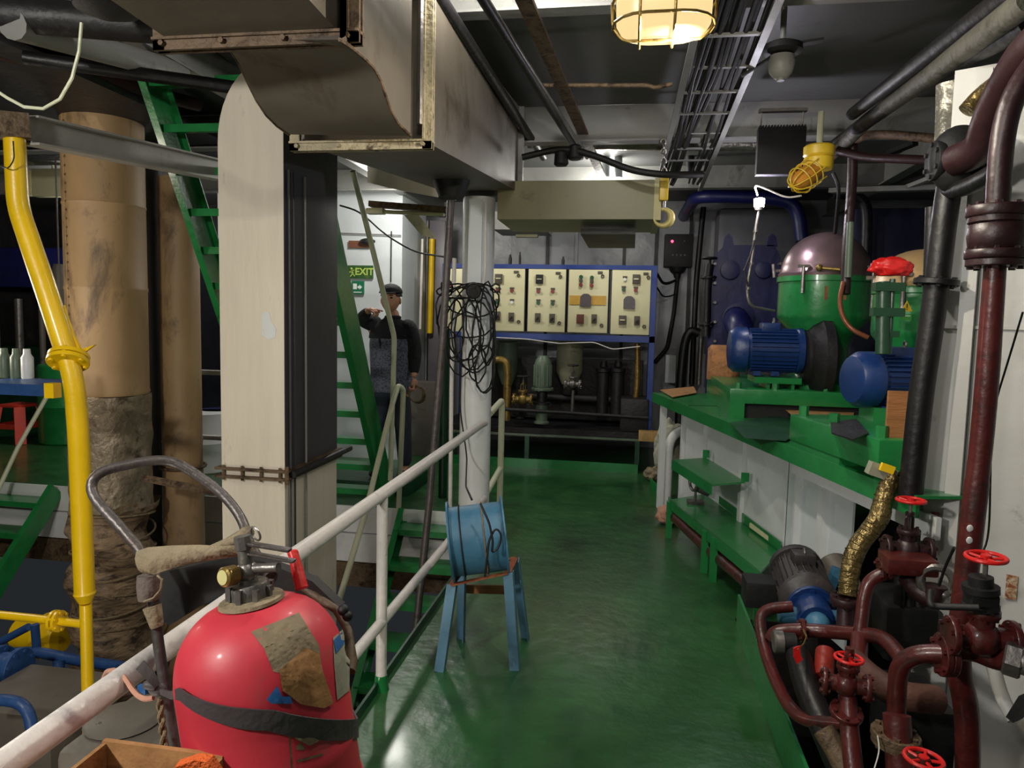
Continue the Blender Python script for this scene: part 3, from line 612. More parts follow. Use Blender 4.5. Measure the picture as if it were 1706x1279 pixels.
# ================================================================== FIRE EXTINGUISHER
base = W(462, 1400, 1.22); tip = W(414, 985, 1.27)
axe = (V((0, 0, 1))*1.0+V((-.035, 0, 0))).normalized()
ec = V((W(440, 1120, 1.25).x, 1.25, 0)); er = .158
axe = V((-.15, 0, 1)).normalized(); ptop = W(419, 998, 1.25); Ht = (ptop.z-.06)/axe.z; e0 = ptop-axe*Ht
t = T('fire_extinguisher', 'large red fire extinguisher with torn labels strapped to the railing', 'fire extinguisher', (e0.x, e0.y, 0))
def domeR(x): return max(.03, er*(1-min(1, x/.156)**2.3)**(1/2.5))
prof = [(er-.02, 0), (er, .03)]+[(er, h) for h in (.2, .4, .6)]+[(er, Ht-.30), (er+.003, Ht-.29), (er, Ht-.28)]
for i in range(0, 17):
    a = i/16; prof.append((domeR(.155*a), Ht-.155+.155*a))
MB().lathe(e0, axe, prof, 48).to('cylinder', M_red, t)
MB().cyl(e0-axe*.06, e0+axe*.02, er*.9, n=28).to('base_ring', M_black, t)
top = e0+axe*Ht
MB().lathe(top-axe*.004, axe, [(.062, 0), (.06, .006), (.036, .01)], 24).to('neck_plate', M_leather, t)
b = MB().lathe(top, axe, [(.036, 0), (.038, .008), (.038, .028), (.034, .034)], 24)
for i in range(8): b.box(top+axe*.018+V((cos(i*pi/4)*.039, sin(i*pi/4)*.039, 0)), (.01, .01, .026))
b.to('collar_nut', M_steel, t)
b = MB().cyl(top+axe*.03, top+axe*.105, .018, .012, 14); b.cyl(top+axe*.06+V((0, 0, 0)), top+axe*.06+V((.07, -.01, .012)), .009, n=10)
b.sph(top+axe*.055, .022, u=14, v=10); b.cyl(top+axe*.10, top+axe*.125, .016, n=8); b.to('valve_body', M_steel, t)
g0 = top+axe*.055+V((-.012, -.02, 0)); gd = V((-.35, -.9, .1)).normalized()
MB().cyl(g0, g0+gd*.03, .019, n=20, bev=.003).to('gauge', M_brass, t); MB().cyl(g0+gd*.0302, g0+gd*.0312, .014, n=18).to('gauge_face', mat('gauge_glass', (206, 200, 140), .2, 0, .1, 8, 0), t)
MB().bar(top+axe*.112, top+axe*.10+V((.095, .0, .004)), .018, .006, bev=.002).bar(top+axe*.092+V((.01, 0, 0)), top+axe*.075+V((.10, 0, .008)), .018, .005, bev=.002).to('squeeze_lever', M_dsteel, t)
MB().torus(top+axe*.135+V((.035, -.01, .0)), (.5, 1, .3), .014, .0022, 20, 6).to('pull_pin', M_steel, t)
b = MB().cyl(W(488, 920, 1.36), W(503, 980, 1.33), .0105, .013, 14); b.lathe(W(488, 920, 1.36), V((-.1, 0, 1)), [(.011, -.004), (.0115, .0), (.009, .004), (.004, .004)], 14)
b.to('nozzle', M_redb, t, 'bright red nozzle tip')
# labels pasted on the cylinder
def sticker(poly, m, nm, lab, lift=.0016, wav=.0):
    """polygon of photo points wrapped on the cylinder surface"""
    from mathutils.geometry import tessellate_polygon
    def hit(px, py):
        d = ray(px, py); o_ = CAMP-e0
        # cone-free: intersect with cylinder about axe
        da = d-axe*d.dot(axe); oa = o_-axe*o_.dot(axe); A_ = da.dot(da); B_ = 2*oa.dot(da); C_ = oa.dot(oa)-(er+lift)**2; D_ = B_*B_-4*A_*C_
        s_ = (-B_-sqrt(max(D_, 0)))/(2*A_); p = CAMP+d*s_; h = (p-e0).dot(axe)
        if h > Ht-.155:   # dome: march along the ray
            s_ = s_*.9
            for _ in range(400):
                p = CAMP+d*s_; h = (p-e0).dot(axe); rr = ((p-e0)-axe*h).length
                if h > Ht-.155:
                    R_ = domeR(h-(Ht-.155))
                else: R_ = er
                if rr < R_+lift: break
                s_ += .0015
            p = CAMP+d*s_
        return p
    xs = [p[0] for p in poly]; ys = [p[1] for p in poly]
    b = MB(); bm2 = b.bm
    def inside(x, y):
        r_ = False; j = len(poly)-1
        for i in range(len(poly)):
            if (poly[i][1] > y) != (poly[j][1] > y) and x < (poly[j][0]-poly[i][0])*(y-poly[i][1])/(poly[j][1]-poly[i][1])+poly[i][0]: r_ = not r_
            j = i
        return r_
    # subdivide polygon as a 2D mesh
    vs = [bm2.verts.new((p[0], p[1], 0)) for p in poly]; f = bm2.faces.new(vs)
    bmesh.ops.triangulate(bm2, faces=[f])
    for _ in range(6):
        es = [e for e in bm2.edges if e.calc_length() > 9]
        if not es: break
        bmesh.ops.subdivide_edges(bm2, edges=es, cuts=1); bmesh.ops.triangulate(bm2, faces=bm2.faces[:])
    for v in bm2.verts:
        v.co = hit(v.co.x, v.co.y)
    if wav: b.noise(wav, 30)
    return b.to(nm, m, t, lab)
sticker([(418, 1052), (498, 1020), (514, 1046), (532, 1075), (535, 1110), (548, 1150), (540, 1170), (500, 1130), (455, 1118), (440, 1080)], M_kraft, 'torn_label', 'torn brown label on the dome')
sticker([(466, 1116), (510, 1078), (533, 1090), (538, 1118), (556, 1172), (540, 1180), (500, 1172), (470, 1150)], M_card, 'torn_label', 'torn brown label layer', .003, .001)
sticker([(555, 1062), (571, 1048), (583, 1100), (582, 1150), (562, 1166), (557, 1110)], M_paper, 'side_label', 'narrow pale label at the right side')
sticker([(556, 1066), (570, 1052), (574, 1072), (560, 1088)], M_print, 'side_label_print', 'blue print on the side label', .003)
sticker([(444, 1165), (462, 1142), (470, 1160), (484, 1160), (488, 1172), (452, 1172)], M_print, 'blue_label_scrap', 'blue scrap of label', .004)
sticker([(474, 1206), (533, 1206), (534, 1232), (516, 1242), (492, 1230)], M_kraft, 'torn_label', 'torn label end below the strap', .003, .001)
for seg in ([(481, 1226), (484, 1226), (488, 1279), (485, 1279)], [(481, 1226), (535, 1212), (535, 1214), (483, 1229)]): sticker(seg, M_kraft, 'printed_frame', 'thin printed frame line', .001)
sticker([(494, 1242), (502, 1236), (504, 1240), (499, 1246), (508, 1246), (507, 1249), (494, 1249)], M_kraft, 'printed_mark', 'small printed mark', .001)
sticker([(495, 1266), (538, 1254), (538, 1258), (496, 1270)], M_kraft, 'printed_mark', 'faint printed line', .001)
MB().lathe(e0+axe*(Ht-.395), axe, [(er, 0), (er+.004, .006), (er, .012)], 40, caps=False).to('weld_bead', M_red, t)
# tube loop handle of the extinguisher trolley
hp = [W(300, 1300, 1.3), W(276, 1150, 1.33), W(262, 1060, 1.35), W(255, 985, 1.36), W(242, 925, 1.38), (W(148, 820, 1.42)), W(160, 785, 1.44), W(262, 764, 1.52), W(300, 772, 1.54), W(370, 820, 1.55), W(405, 865, 1.53), W(412, 900, 1.5), W(450, 960, 1.42)]
MB().tube(hp, .0115, 14, .045).one('trolley_handle', M_dsteel, 'bent grey steel tube handle looping above the fire extinguisher', 'handle')
# fabric sleeve / hose wrapped on the handle
def ribbon(mb, pts, hw, th=.004, up=(0, 0, 1)):
    secs = []
    for i, p in enumerate(pts):
        p = V(p[0]) if isinstance(p, tuple) and isinstance(p[0], V) else V(p)
        h = hw[i] if isinstance(hw, list) else hw
        tg = (V(pts[min(i+1, len(pts)-1)])-V(pts[max(i-1, 0)])).normalized(); sd = V(up)-tg*V(up).dot(tg); sd.normalize(); nn = tg.cross(sd)
        secs.append([p+sd*h-nn*th, p+sd*h+nn*th, p-sd*h+nn*th, p-sd*h-nn*th])
    return mb.loft(secs)
t2 = T('fabric_sleeve', 'brown fabric strap stretched between both arms of the tube handle', 'strap', W(330, 930, 1.4))
def bulge(mb, top_, bot_, Yf, th):
    secs = []
    for (x0, y0), (x1, y1), yy in zip(top_, bot_, Yf):
        a_, c_ = W(x0, y0, yy), W(x1, y1, yy); m_ = (a_+c_)/2; secs.append([a_+V((0, th*.3, 0)), a_, m_+(a_-m_)*.5-V((0, th, 0)), m_-V((0, th*1.2, 0)), m_+(c_-m_)*.5-V((0, th, 0)), c_, c_+V((0, th*.3, 0))])
    return mb.loft(secs)
bulge(MB(), [(227, 918), (245, 912), (285, 909), (330, 908), (370, 910), (402, 908), (420, 900)], [(238, 956), (256, 957), (295, 944), (335, 936), (372, 930), (404, 926), (424, 918)], [1.345, 1.34, 1.335, 1.335, 1.35, 1.39, 1.44], .010).to('strap', M_leather, t2)
MB().lathe(W(249, 998, 1.35), W(247, 952, 1.355)-W(249, 998, 1.35), [(.016, -.002), (.022, 0), (.0235, .01), (.0245, .03), (.0225, .052)], 22).to('upper_wrap', mat('grey_sleeve', (104, 92, 86), .7, 0, .3, 9, .4, 40), t2)
MB().tube([W(262, 958, 1.325), W(270, 965, 1.325), W(268, 982, 1.325), W(256, 996, 1.32), W(240, 1002, 1.32)], .0025, 6).to('sleeve_edge', M_leather, t2)
MB().lathe(W(262, 1044, 1.345), W(251, 1000, 1.35)-W(262, 1044, 1.345), [(.0125, 0), (.014, .004), (.019, .045)], 18).to('lower_wrap', M_leather, t2)
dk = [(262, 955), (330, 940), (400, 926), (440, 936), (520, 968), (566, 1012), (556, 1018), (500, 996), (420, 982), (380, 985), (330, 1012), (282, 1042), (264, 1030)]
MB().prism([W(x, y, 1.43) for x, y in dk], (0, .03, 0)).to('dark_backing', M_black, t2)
MB().tube([W(414, 884, 1.52), W(405, 893, 1.5), W(380, 905, 1.48), W(345, 918, 1.47)], [.016, .017, .013, .010], 12).to('second_wrap', M_leather, t2)
# hose running down the right side
MB().tube([W(500, 975, 1.44), W(560, 1015, 1.42), W(580, 1050, 1.4), W(586, 1100, 1.36), W(582, 1118, 1.34)], [.009, .009, .009, .012, .013], 12).one('extinguisher_hose', mat('dark_brown_hose', (84, 66, 46), .6, 0, .3, 8, .3), 'brown hose end hanging at the right side of the extinguisher', 'hose')
MB().sph(W(579, 1026, 1.36), .011, u=10, v=8).sph(W(572, 1016, 1.36), .012, u=10, v=8).one('cable_knot', M_black, 'small black knot behind the extinguisher shoulder', 'knot')
# strap round it to the railing
def cyl_pt(ang, h, lift=.005):
    a_, u_, v_ = basis(axe); return e0+axe*h+(V((cos(ang), sin(ang), 0)))*(er+lift)
def hgt(px, py):  # height on the front of the extinguisher for a photo point
    d = ray(px, py); o_ = CAMP-e0; da = d-axe*d.dot(axe); oa = o_-axe*o_.dot(axe); A_ = da.dot(da); B_ = 2*oa.dot(da); C_ = oa.dot(oa)-er**2
    D_ = max(0, B_*B_-4*A_*C_); p = CAMP+d*((-B_-sqrt(D_))/(2*A_)); q = p-e0; h = q.dot(axe); q = q-axe*h; return atan2(q.y, q.x), h
sp = []
a0, h0 = hgt(304, 1163); a1, h1 = hgt(450, 1185); a2, h2 = hgt(592, 1196)
for i in range(9): sp.append(cyl_pt(a0+(a1-a0)*i/8, h0+(h1-h0)*i/8))
for i in range(1, 9): sp.append(cyl_pt(a1+(a2-a1)*i/8, h1+(h2-h1)*i/8))
sp = [W(268, 1152, 1.255), W(285, 1158, 1.19)]+sp+[cyl_pt(a2+.4, h2, .006), cyl_pt(a2+.9, h2+.01, .006)]
ribbon(MB(), sp, [.005, .007]+[.010+.008*min(1, i/6) for i in range(len(sp)-2)], .002).one('rubber_strap', M_strap, 'grey rubber strap wound round the red extinguisher', 'strap')
t3 = T('strap_knot', 'knotted strap ends tied on the white railing beside the extinguisher', 'knot', W(262, 1150, 1.25))
MB().sph(W(262, 1148, 1.27), .016, (1.2, .8, .9), 14, 10).sph(W(250, 1142, 1.26), .012, (1.4, .8, .8), 12, 8).noise(.003, 50).to('knot', M_strap, t3)
ribbon(MB(), [W(262, 1142, 1.26), W(250, 1125, 1.25), W(233, 1107, 1.25)], [.006, .011, .013], .001).to('loose_end', M_strap, t3)
MB().tube([W(172, 1130, 1.5), W(178, 1118, 1.42), W(192, 1116, 1.34), W(208, 1128, 1.3), W(224, 1154, 1.28), W(240, 1165, 1.27), W(256, 1162, 1.27)], .0055, 8, .02).to('cord', M_pink, t3)
MB().box(W(238, 1148, 1.29), (.018, .01, .018)).to('blue_scrap', M_print, t3)
b = MB()
for s_ in (0, 1):
    pts = [W(266+4*sin(i*.9+s_*pi)+i*.6, 1165+i*6, 1.28+.006*cos(i*.9+s_*pi)) for i in range(20)]
    b.tube(pts, .0045, 7)
b.one('twisted_rope', M_rope, 'twisted dirty rope hanging below the strap knot', 'rope')
# things at the bottom left
q = W(178, 1262, 1.75)
t = T('grey_machine_top', 'grey-green machine casing with rounded corner at the bottom left', 'machine', (q.x, q.y, -.3))
MB().box((q.x-.02, 1.95, W(170, 1226, 1.85).z-.12), (.34, .36, .22), None, .03).to('casing', M_greybox, t)
MB().lathe((q.x-.10, 1.95, W(170, 1226, 1.85).z-.01), (0, 0, 1), [(.11, 0), (.115, .006), (.10, .016)], 24).to('round_lid', M_greybox, t)
MB().cyl(W(165, 1228, 1.9), W(165, 1208, 1.9), .012, n=8).sph(W(165, 1210, 1.9), .014, u=10, v=8).to('cap_nut', M_steel, t)
q = W(240, 1275, 1.02)
t = T('open_carton', 'open cardboard box with pale sticks at the bottom edge', 'box', (q.x, q.y, W(240, 1340, 1.02).z))
zt_ = W(230, 1268, 1.05).z; x0_, x1_ = W(120, 1279, 1.02).x, W(330, 1279, 1.02).x
MB().bx(x0_, x1_, .93, .94, zt_-.14, zt_-.012).bx(x0_, x1_, 1.09, 1.10, zt_-.14, zt_).bx(x0_, x0_+.008, .94, 1.09, zt_-.14, zt_-.004).bx(x1_-.008, x1_, .94, 1.09, zt_-.14, zt_-.004).bx(x0_, x1_, .93, 1.1, zt_-.15, zt_-.14).to('walls', M_card, t)
for i in range(7):
    x = x0_+.06+i*.014; MB().cyl((x, 1.03+.01*(i % 3), zt_-.13), (x+.004, 1.0+.01*(i % 2), zt_-.004+.004*(i % 2)), .0048, n=8).one('wooden_stick', M_woodl, 'pale wooden stick standing in the open carton at the bottom edge', 'stick', 'sticks in the carton')
b = MB(); ribbon(b, [W(285, 1300, .98), W(300, 1276, .985), W(330, 1266, .99), W(348, 1268, .99), W(362, 1290, .99)], .006, .010); b.one('orange_rim', M_orange, 'edge of an orange plastic basket at the bottom beside the extinguisher', 'basket')
# lower level: blue piping and crates
def lowpipe(pts, r, m_, lab, fl=None):
    P_ = [W(*p) for p in pts]; return pipe('blue_pipe', P_, r, m_, lab, flanges=[(W(*f), a_) for f, a_ in (fl or [])])
lowpipe([(-20, 1090, 4.0), (60, 1085, 4.0), (130, 1100, 4.0), (215, 1112, 3.9)], .035, M_bright, 'blue pipe low across the well behind the yellow pipe')
lowpipe([(98, 1100, 3.95), (97, 1160, 3.9)], .034, M_bright, 'short blue drop pipe below the blue cross pipe')
lowpipe([(62, 1090, 4.02), (58, 1040, 4.02)], .026, M_bright, 'short blue riser pipe above the blue cross pipe')
lowpipe([(-30, 1085, 4.1), (48, 1044, 4.1)], .026, M_bright, 'slanting blue pipe at left behind the yellow branch')
lowpipe([(-40, 1165, 2.9), (30, 1166, 2.9), (52, 1190, 2.9), (56, 1260, 2.9)], .028, M_bright, 'bright blue bent pipe at the bottom left corner')
c = W(18, 1110, 3.6)
t = T('blue_valve', 'blue flanged valve body at the left edge above the wooden crate', 'valve', c)
MB().cyl(c-V((.16, 0, 0)), c+V((.06, 0, 0)), .085, .075, 20).to('body', M_bright, t); MB().flange(c+V((.05, 0, 0)), (1, 0, 0), .115, .03, 8).to('flange', M_bright, t); MB().flange(c-V((.08, 0, 0)), (1, 0, 0), .115, .03, 8).to('flange', M_bright, t)
q = W(45, 1230, 3.2)
MB().bx(W(-60, 1200, 3.2).x, W(95, 1200, 3.2).x, 3.15, 3.65, -1.2, W(40, 1182, 3.2).z, .01).one('wooden_crate', M_greybox, 'brown crate standing low in the well at the bottom left', 'crate')
MB().bx(-2.6, -1.9, 4.75, 5.3, -2, -1.2, .02).one('auxiliary_machine', M_dark, 'dark auxiliary machine down in the well beside the lagged pipes', 'machine')
t = T('yellow_pump', 'yellow painted pump casing behind the yellow branch pipe', 'pump', W(70, 1060, 4.6)); c = W(60, 1056, 4.6)
MB().cyl(c-V((.15, 0, 0)), c+V((.22, 0, 0)), .12, .14, 20, .02).to('casing', M_yellow, t); MB().flange(c+V((.1, 0, 0)), (1, 0, 0), .17, .03, 8).to('flange', M_yellow, t)
for i, (px, Y_) in enumerate(((344, 6.9), (362, 7.1))):
    q = W(px, 600, Y_); MB().lathe((q.x, q.y, 0), (0, 0, 1), [(.2, 0), (.21, .01), (.21, .3), (.215, .31), (.21, .32), (.21, .6), (.215, .62), (.19, .63)], 20).one('lube_drum', M_navy if i else M_white, ['pale drum behind the white rails, nearer the tan exhaust', 'dark blue drum behind the white rails, nearer the cream trunk'][i], 'drum', 'drums behind the rails')
t = T('dark_cabinet', 'dark cabinet standing behind the gap between tan exhaust and cream trunk', 'cabinet', (W(350, 500, 7.8).x, 7.8, 0)); xx = W(350, 500, 7.8).x
MB().bx(xx-.35, xx+.35, 7.8, 8.1-.15, 0, 2.3, .01).to('body', mat('dark_blue_cabinet', (30, 32, 44), .4, 0, .2, 5, .1), t); MB().bx(xx-.32, xx+.32, 7.78, 7.8, .05, 2.25).to('door', mat('dark_blue_cabinet', (30, 32, 44)), t)
# ================================================================== CONTROL RACK AT THE BACK
YR = 8.3
def RX(px, py=500): return W(px, py, YR).x
def RZ(px, py): return W(px, py, YR).z
xl, xr_ = RX(737), RX(1093); zt_r = RZ(950, 441); zm = RZ(950, 557); zb = .40
t = T('equipment_rack', 'blue steel rack frame carrying the row of cream control boxes', 'rack', ((xl+xr_)/2, YR, 0))
b = MB()
b.bx(xl, xr_, YR-.02, YR+.03, zt_r-.05, zt_r).to('top_beam', M_rackblue, t)
MB().bx(xl, xr_, YR-.02, YR+.03, zm-.07, zm+.0).to('middle_beam', M_rackblue, t)
for x in (xl, xr_-.06): MB().bx(x, x+.06, YR-.02, YR+.04, .42, zt_r-.05).to('post', M_rackblue, t)
for x in (xl, xr_-.05): MB().bx(x, x+.05, YR+.9, YR+.95, .42, zt_r-.05).to('post', M_rackblue, t)
MB().bx(xl, xr_, YR-.1, YR+1.0, .36, .42).to('drip_tray', M_dark, t)
# boxes
pan = [(744, 806, 448, 552), (812, 874, 446, 551), (880, 942, 448, 552.5), (947, 1013, 448, 554), (1018.5, 1083, 449.5, 557)]
def item(t, kind, px, py, Y0):
    p = W(px, py, Y0); s_ = Y0/F
    def bx(w_, h_, d_, m, nm, dy=0, dx=0, dz=0, lab=None): return MB().box((p.x+dx, Y0-d_/2-dy, p.z+dz), (w_*s_, d_, h_*s_), None, .0015).to(nm, m, t, lab)
    if kind in 'rg':
        bx(7, 3, .012, M_keyk, 'name_tab', 0, 0, 4*s_); MB().cyl((p.x, Y0, p.z-.5*s_), (p.x, Y0-.03, p.z-.5*s_), 3.1*s_, n=12).to('push_button', M_keys if kind == 'r' else M_keyg, t)
    elif kind == 'w': bx(7, 3, .012, M_keyk, 'name_tab', 0, 0, 3.5*s_); MB().cyl((p.x, Y0, p.z-.5*s_), (p.x, Y0-.025, p.z-.5*s_), 2.6*s_, n=12).to('push_button', M_wletter, t)
    elif kind == 'm': bx(12, 15, .03, M_keyk, 'breaker_switch'); bx(8, 2, .012, M_panel, 'switch_line', .03)
    elif kind == 'M': bx(12, 15, .03, M_black, 'breaker_switch'); bx(8, 1.2, .012, M_panel, 'switch_line', .03)
    elif kind == 's': bx(9, 15, .02, M_keyk, 'selector_plate'); MB().box((p.x, Y0-.035, p.z-1.5*s_), (2.2*s_, .03, 6*s_), Matrix.Rotation(.7, 3, 'Y')).to('selector_knob', M_black, t)
    elif kind == 'R': bx(12, 15, .03, mat('brown_switch', (96, 52, 36), .5, 0, .2, 8), 'breaker_switch')
    elif kind == 'D':
        pr = [(-9, -10), (9, -10), (9, 5), (6, 9), (3, 10.5), (-3, 10.5), (-6, 9), (-9, 5)]
        MB().prism([(p.x+a*s_, Y0-.025, p.z+c*s_) for a, c in pr], (0, .025, 0)).to('meter', mat('meter_grey', (84, 78, 82), .4, 0, .1, 6), t)
    elif kind == 'k': bx(8, 4, .012, M_keyk, 'key_plate', 0, -4*s_, 4*s_); MB().torus((p.x, Y0-.012, p.z-2*s_), (0, 1, 0), 2.2*s_, .006, 12, 6).to('lock', M_keyk, t)
    elif kind == 'l': MB().torus((p.x, Y0-.012, p.z), (0, 1, 0), 2.2*s_, .007, 12, 6).to('lock', M_keyk, t)
    elif kind == 'c':
        for j in range(3): MB().cyl((p.x, Y0, p.z+(6.5-6.5*j)*s_), (p.x, Y0-.03, p.z+(6.5-6.5*j)*s_), 3.2*s_, n=10).to('indicator', M_keyg if j < 1 else M_keys if j == 2 else M_keyk, t)
    elif kind == 'b': MB().box((p.x, Y0-.006, p.z), (60*s_, .008, 15*s_)).to('yellow_tape', mat('yellow_tape', (196, 152, 62), .5, 0, .2, 8), t)
items = [
    'r752,474 g752,500 s755,525',
    'm831,464 r829,484 r853,484 k864,457 g829,503 w853,503 s829,526 s852,528 l864,536',
    'M899,465 r897,485 r921,485 k934,459 g897,504 g921,505 s896,529 s920,530 l932,538',
    'b979,500 c968,468 c986,469 k1004,458 D976,500 R967,531 s990,531 l1002,542',
    'w1041,465 m1060,465 k1080,460 g1039,482 r1059,483 D1048,504 m1037,533 s1061,534 l1073,544']
labs = ['partly hidden cream control box left of the pillar', 'cream control box immediately right of the pillar with red and green buttons', 'cream control box with a black breaker switch, second right of the pillar',
        'cream control box with yellow tape band and grey meter', 'cream control box at the right end of the blue rack, grey meter without tape']
for (a, c, d_, e_), it, lb in zip(pan, items, labs):
    xA, xB = RX(a, (d_+e_)/2), RX(c, (d_+e_)/2); zA, zB = RZ((a+c)/2, e_), RZ((a+c)/2, d_)
    t = T('control_box', lb, 'control box', ((xA+xB)/2, YR, zA), 'control boxes in the blue rack')
    MB().bx(xA-.012, xB+.012, YR+.0, YR+.22, zA-.0, zB+.0).to('casing', M_dark, t); dr = MB().bx(xA, xB, YR-.014, YR-.001, zA, zB, .003).to('door', M_panel, t)
    for s_ in it.split():
        k_ = s_[0]; px, py = s_[1:].split(','); item(dr, k_, float(px), float(py), YR-.014)
# bottles/tools on top of the rack
for px, hh, rr, lb in ((850, .12, .02, 'small dark bottle standing on the blue rack top nearest the pillar'), (866, .15, .014, 'dark bent valve handle on top of the blue rack'), (938, .10, .018, 'short stub fitting on the blue rack top near its middle')):
    q = W(px, 440, YR+.1); MB().lathe((q.x, q.y, zt_r), (0, 0, 1), [(rr, 0), (rr, hh*.6), (rr*.6, hh*.8), (rr*.5, hh)], 10).one('rack_fitting', M_black, lb, 'fitting')
# under the rack: tanks, pumps, pipes
def tank(name, px0, px1, pyt, pyb, Y, m, lb, cone=True):
    r = (px1-px0)/2*Y/F; c = W((px0+px1)/2, pyt, Y); zb_ = W((px0+px1)/2, pyb, Y).z; h = c.z-zb_
    pr = [(r*.55 if cone else r, 0), (r, h*.3 if cone else .02), (r, h-.05), (r+.015, h-.045), (r+.015, h-.03), (r, h-.02), (r*.97, h)]
    t = T(name, lb, 'tank', (c.x, Y, zb_)); MB().lathe((c.x, Y, zb_), (0, 0, 1), pr, 26).to('shell', m, t); MB().lathe((c.x, Y, zb_-.12), (0, 0, 1), [(r*.5, 0), (r*.5, .12)], 16).to('foot', M_dark, t); return t
tank('filter_tank', 829, 864, 566, 640, 8.7, M_teal, 'pale grey-green tank under the rack beside the pillar')
tank('filter_tank', 928, 972, 568, 640, 8.7, M_drum, 'tan yellowish tank hanging under the middle of the rack')
def vpump(px, Y, pt, pb, m, lb, s=1):
    c = W(px, pt, Y); zb_ = W(px, pb, Y).z; h = c.z-zb_
    t = T('vertical_pump', lb, 'pump', (c.x, Y, zb_))
    b = MB().lathe((c.x, Y, zb_+h*.52), (0, 0, 1), [(.095*s, 0), (.1*s, .02), (.1*s, h*.33), (.085*s, h*.40), (.05*s, h*.46)], 20)
    for i in range(14): b.box((c.x+.1*s*cos(i*pi/7), Y+.1*s*sin(i*pi/7), zb_+h*.7), (.012, .012, h*.3))
    b.to('motor', m, t); MB().flange((c.x, Y, zb_+h*.5), (0, 0, 1), .13*s, .03, 6).to('flange', M_teal, t)
    MB().lathe((c.x, Y, zb_+h*.28), (0, 0, 1), [(.1*s, 0), (.1*s, .02), (.06*s, .03), (.06*s, h*.18), (.1*s, h*.2)], 16).to('lantern', M_dark, t)
    MB().lathe((c.x, Y, zb_), (0, 0, 1), [(.09*s, 0), (.09*s, .02), (.07*s, .03), (.07*s, h*.28)], 16).to('pump_body', M_teal, t)
vpump(905, 8.2, 590, 705, M_teal, 'grey-green vertical pump under the rack at its front')
vpump(868, 9.0, 612, 705, M_dark, 'dark vertical pump behind the brass pipe under the rack', .9)
pipe('brass_pipe', [W(818, 600, 8.1), W(840, 599, 8.1), W(846, 612, 8.1), W(844, 700, 8.1)], .045, M_brass, 'brassy bent pipe rising right beside the pillar under the rack', bend=.12)
pipe('brass_pipe', [W(1062, 572, 8.5), W(1062, 640, 8.5), W(1057, 678, 8.5)], .035, M_brass, 'straight brassy pipe near the right post under the rack')
valve('brass_valve', 'brass valve on a short pipe between pillar and grey-green pump', W(871, 665, 8.1), (0, 0, 1), (1, 0, 0), 1.1, M_brass, M_dark)
valve('brass_valve', 'small valve with dark handwheel in front of the tan tank', W(954, 640, 8.15), (0, 0, 1), (1, 0, 0), .9, M_steel, M_dark)
pipe('thin_pipe', [W(955, 650, 8.15), W(953, 690, 8.15)], .02, M_steel, 'thin steel drop pipe below the valve of the tan tank')
pipe('thin_pipe', [W(825, 562, 8.22), W(880, 565, 8.22), W(930, 572, 8.22), W(990, 570, 8.22), W(1020, 582, 8.22), W(1066, 577, 8.22)], .006, M_rail, 'thin pale tube sagging below the middle beam of the rack', bend=.05)
for px, r_, lb in ((1003, .07, 'dark vertical cylinder filter under the rack, left of a pair'), (1027, .075, 'dark vertical cylinder filter under the rack, right of a pair')):
    q = W(px, 600, 8.6); q0 = W(px, 690, 8.6); MB().lathe(q0, (0, 0, 1), [(r_, 0), (r_, .5), (r_*1.25, .51), (r_*1.25, .55), (r_*.7, .57), (r_*.5, .64)], 18).one('cartridge_filter', M_dark, lb, 'filter', 'filters under the rack')
for i, px in enumerate((1010, 1090)): pass
MB().bx(RX(1040), RX(1088), YR-.05, YR+.4, .42, .8, .02).one('dark_motor', M_dark, 'dark ribbed motor low at the right end under the rack', 'motor')
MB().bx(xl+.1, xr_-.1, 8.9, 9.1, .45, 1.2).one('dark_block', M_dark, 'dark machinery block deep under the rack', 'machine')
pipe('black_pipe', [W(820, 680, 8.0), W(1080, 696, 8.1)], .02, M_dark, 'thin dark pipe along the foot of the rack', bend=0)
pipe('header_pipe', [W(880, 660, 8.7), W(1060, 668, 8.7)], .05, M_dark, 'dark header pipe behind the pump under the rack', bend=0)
# plinth
t = T('rack_plinth', 'green and dark steel plinth below the rack', 'plinth', (-.7, 8.1, 0))
MB().bx(-2.0, .12, 7.98, 8.0, .0, .10).to('kick_plate', M_green, t); MB().bx(-2.0, .14, 7.98, 8.02, .36, .38).to('top_edge', M_teal, t)
for x in (-2.0, -1.15, .08): MB().bx(x, x+.05, 7.98, 8.02, .1, .36).to('upright', M_dgreen, t)
MB().bx(-2.0, .14, 8.03, 9.3, .34, .36).to('top_plate', M_dark, t)
q = W(1078, 728, 7.95); MB().box(q+V((.04, .1, 0)), (.26, .2, .1), None, .004).one('wood_block', M_woodl, 'pale wooden block beside the right end of the rack plinth', 'block')
# ================================================================== AFT WALL FITTINGS
q = W(1130, 418, 9.66)
t = T('wall_switch_box', 'black wall box with a small red light right of the control boxes', 'box', q)
MB().box(q, (.36, .14, .42), None, .015).to('casing', M_black, t); MB().sph(q+V((-.085, -.075, .115)), .017, u=10, v=8).to('red_lamp', M_redled, t)
MB().sph(q+V((.07, -.075, .12)), .014, u=10, v=8).to('grey_lamp', M_steel, t)
for i in range(4): MB().cyl(q+V((-.07+.05*i, -.07, -.06)), q+V((-.07+.05*i, -.085, -.06)), .014, n=8).to('knob', M_keyk, t)
MB().lathe(q+V((0, 0, -.21)), (0, 0, -1), [(.11, 0), (.09, .06), (.05, .08), (.04, .14)], 14).to('gland', M_black, t)
pipe('wall_conduit', [W(1130, 450, 9.66), W(1123, 520, 9.66), W(1112, 580, 9.66), W(1090, 604, 9.6)], .028, M_black, 'black conduit from the wall box down to the rack', bend=.08)
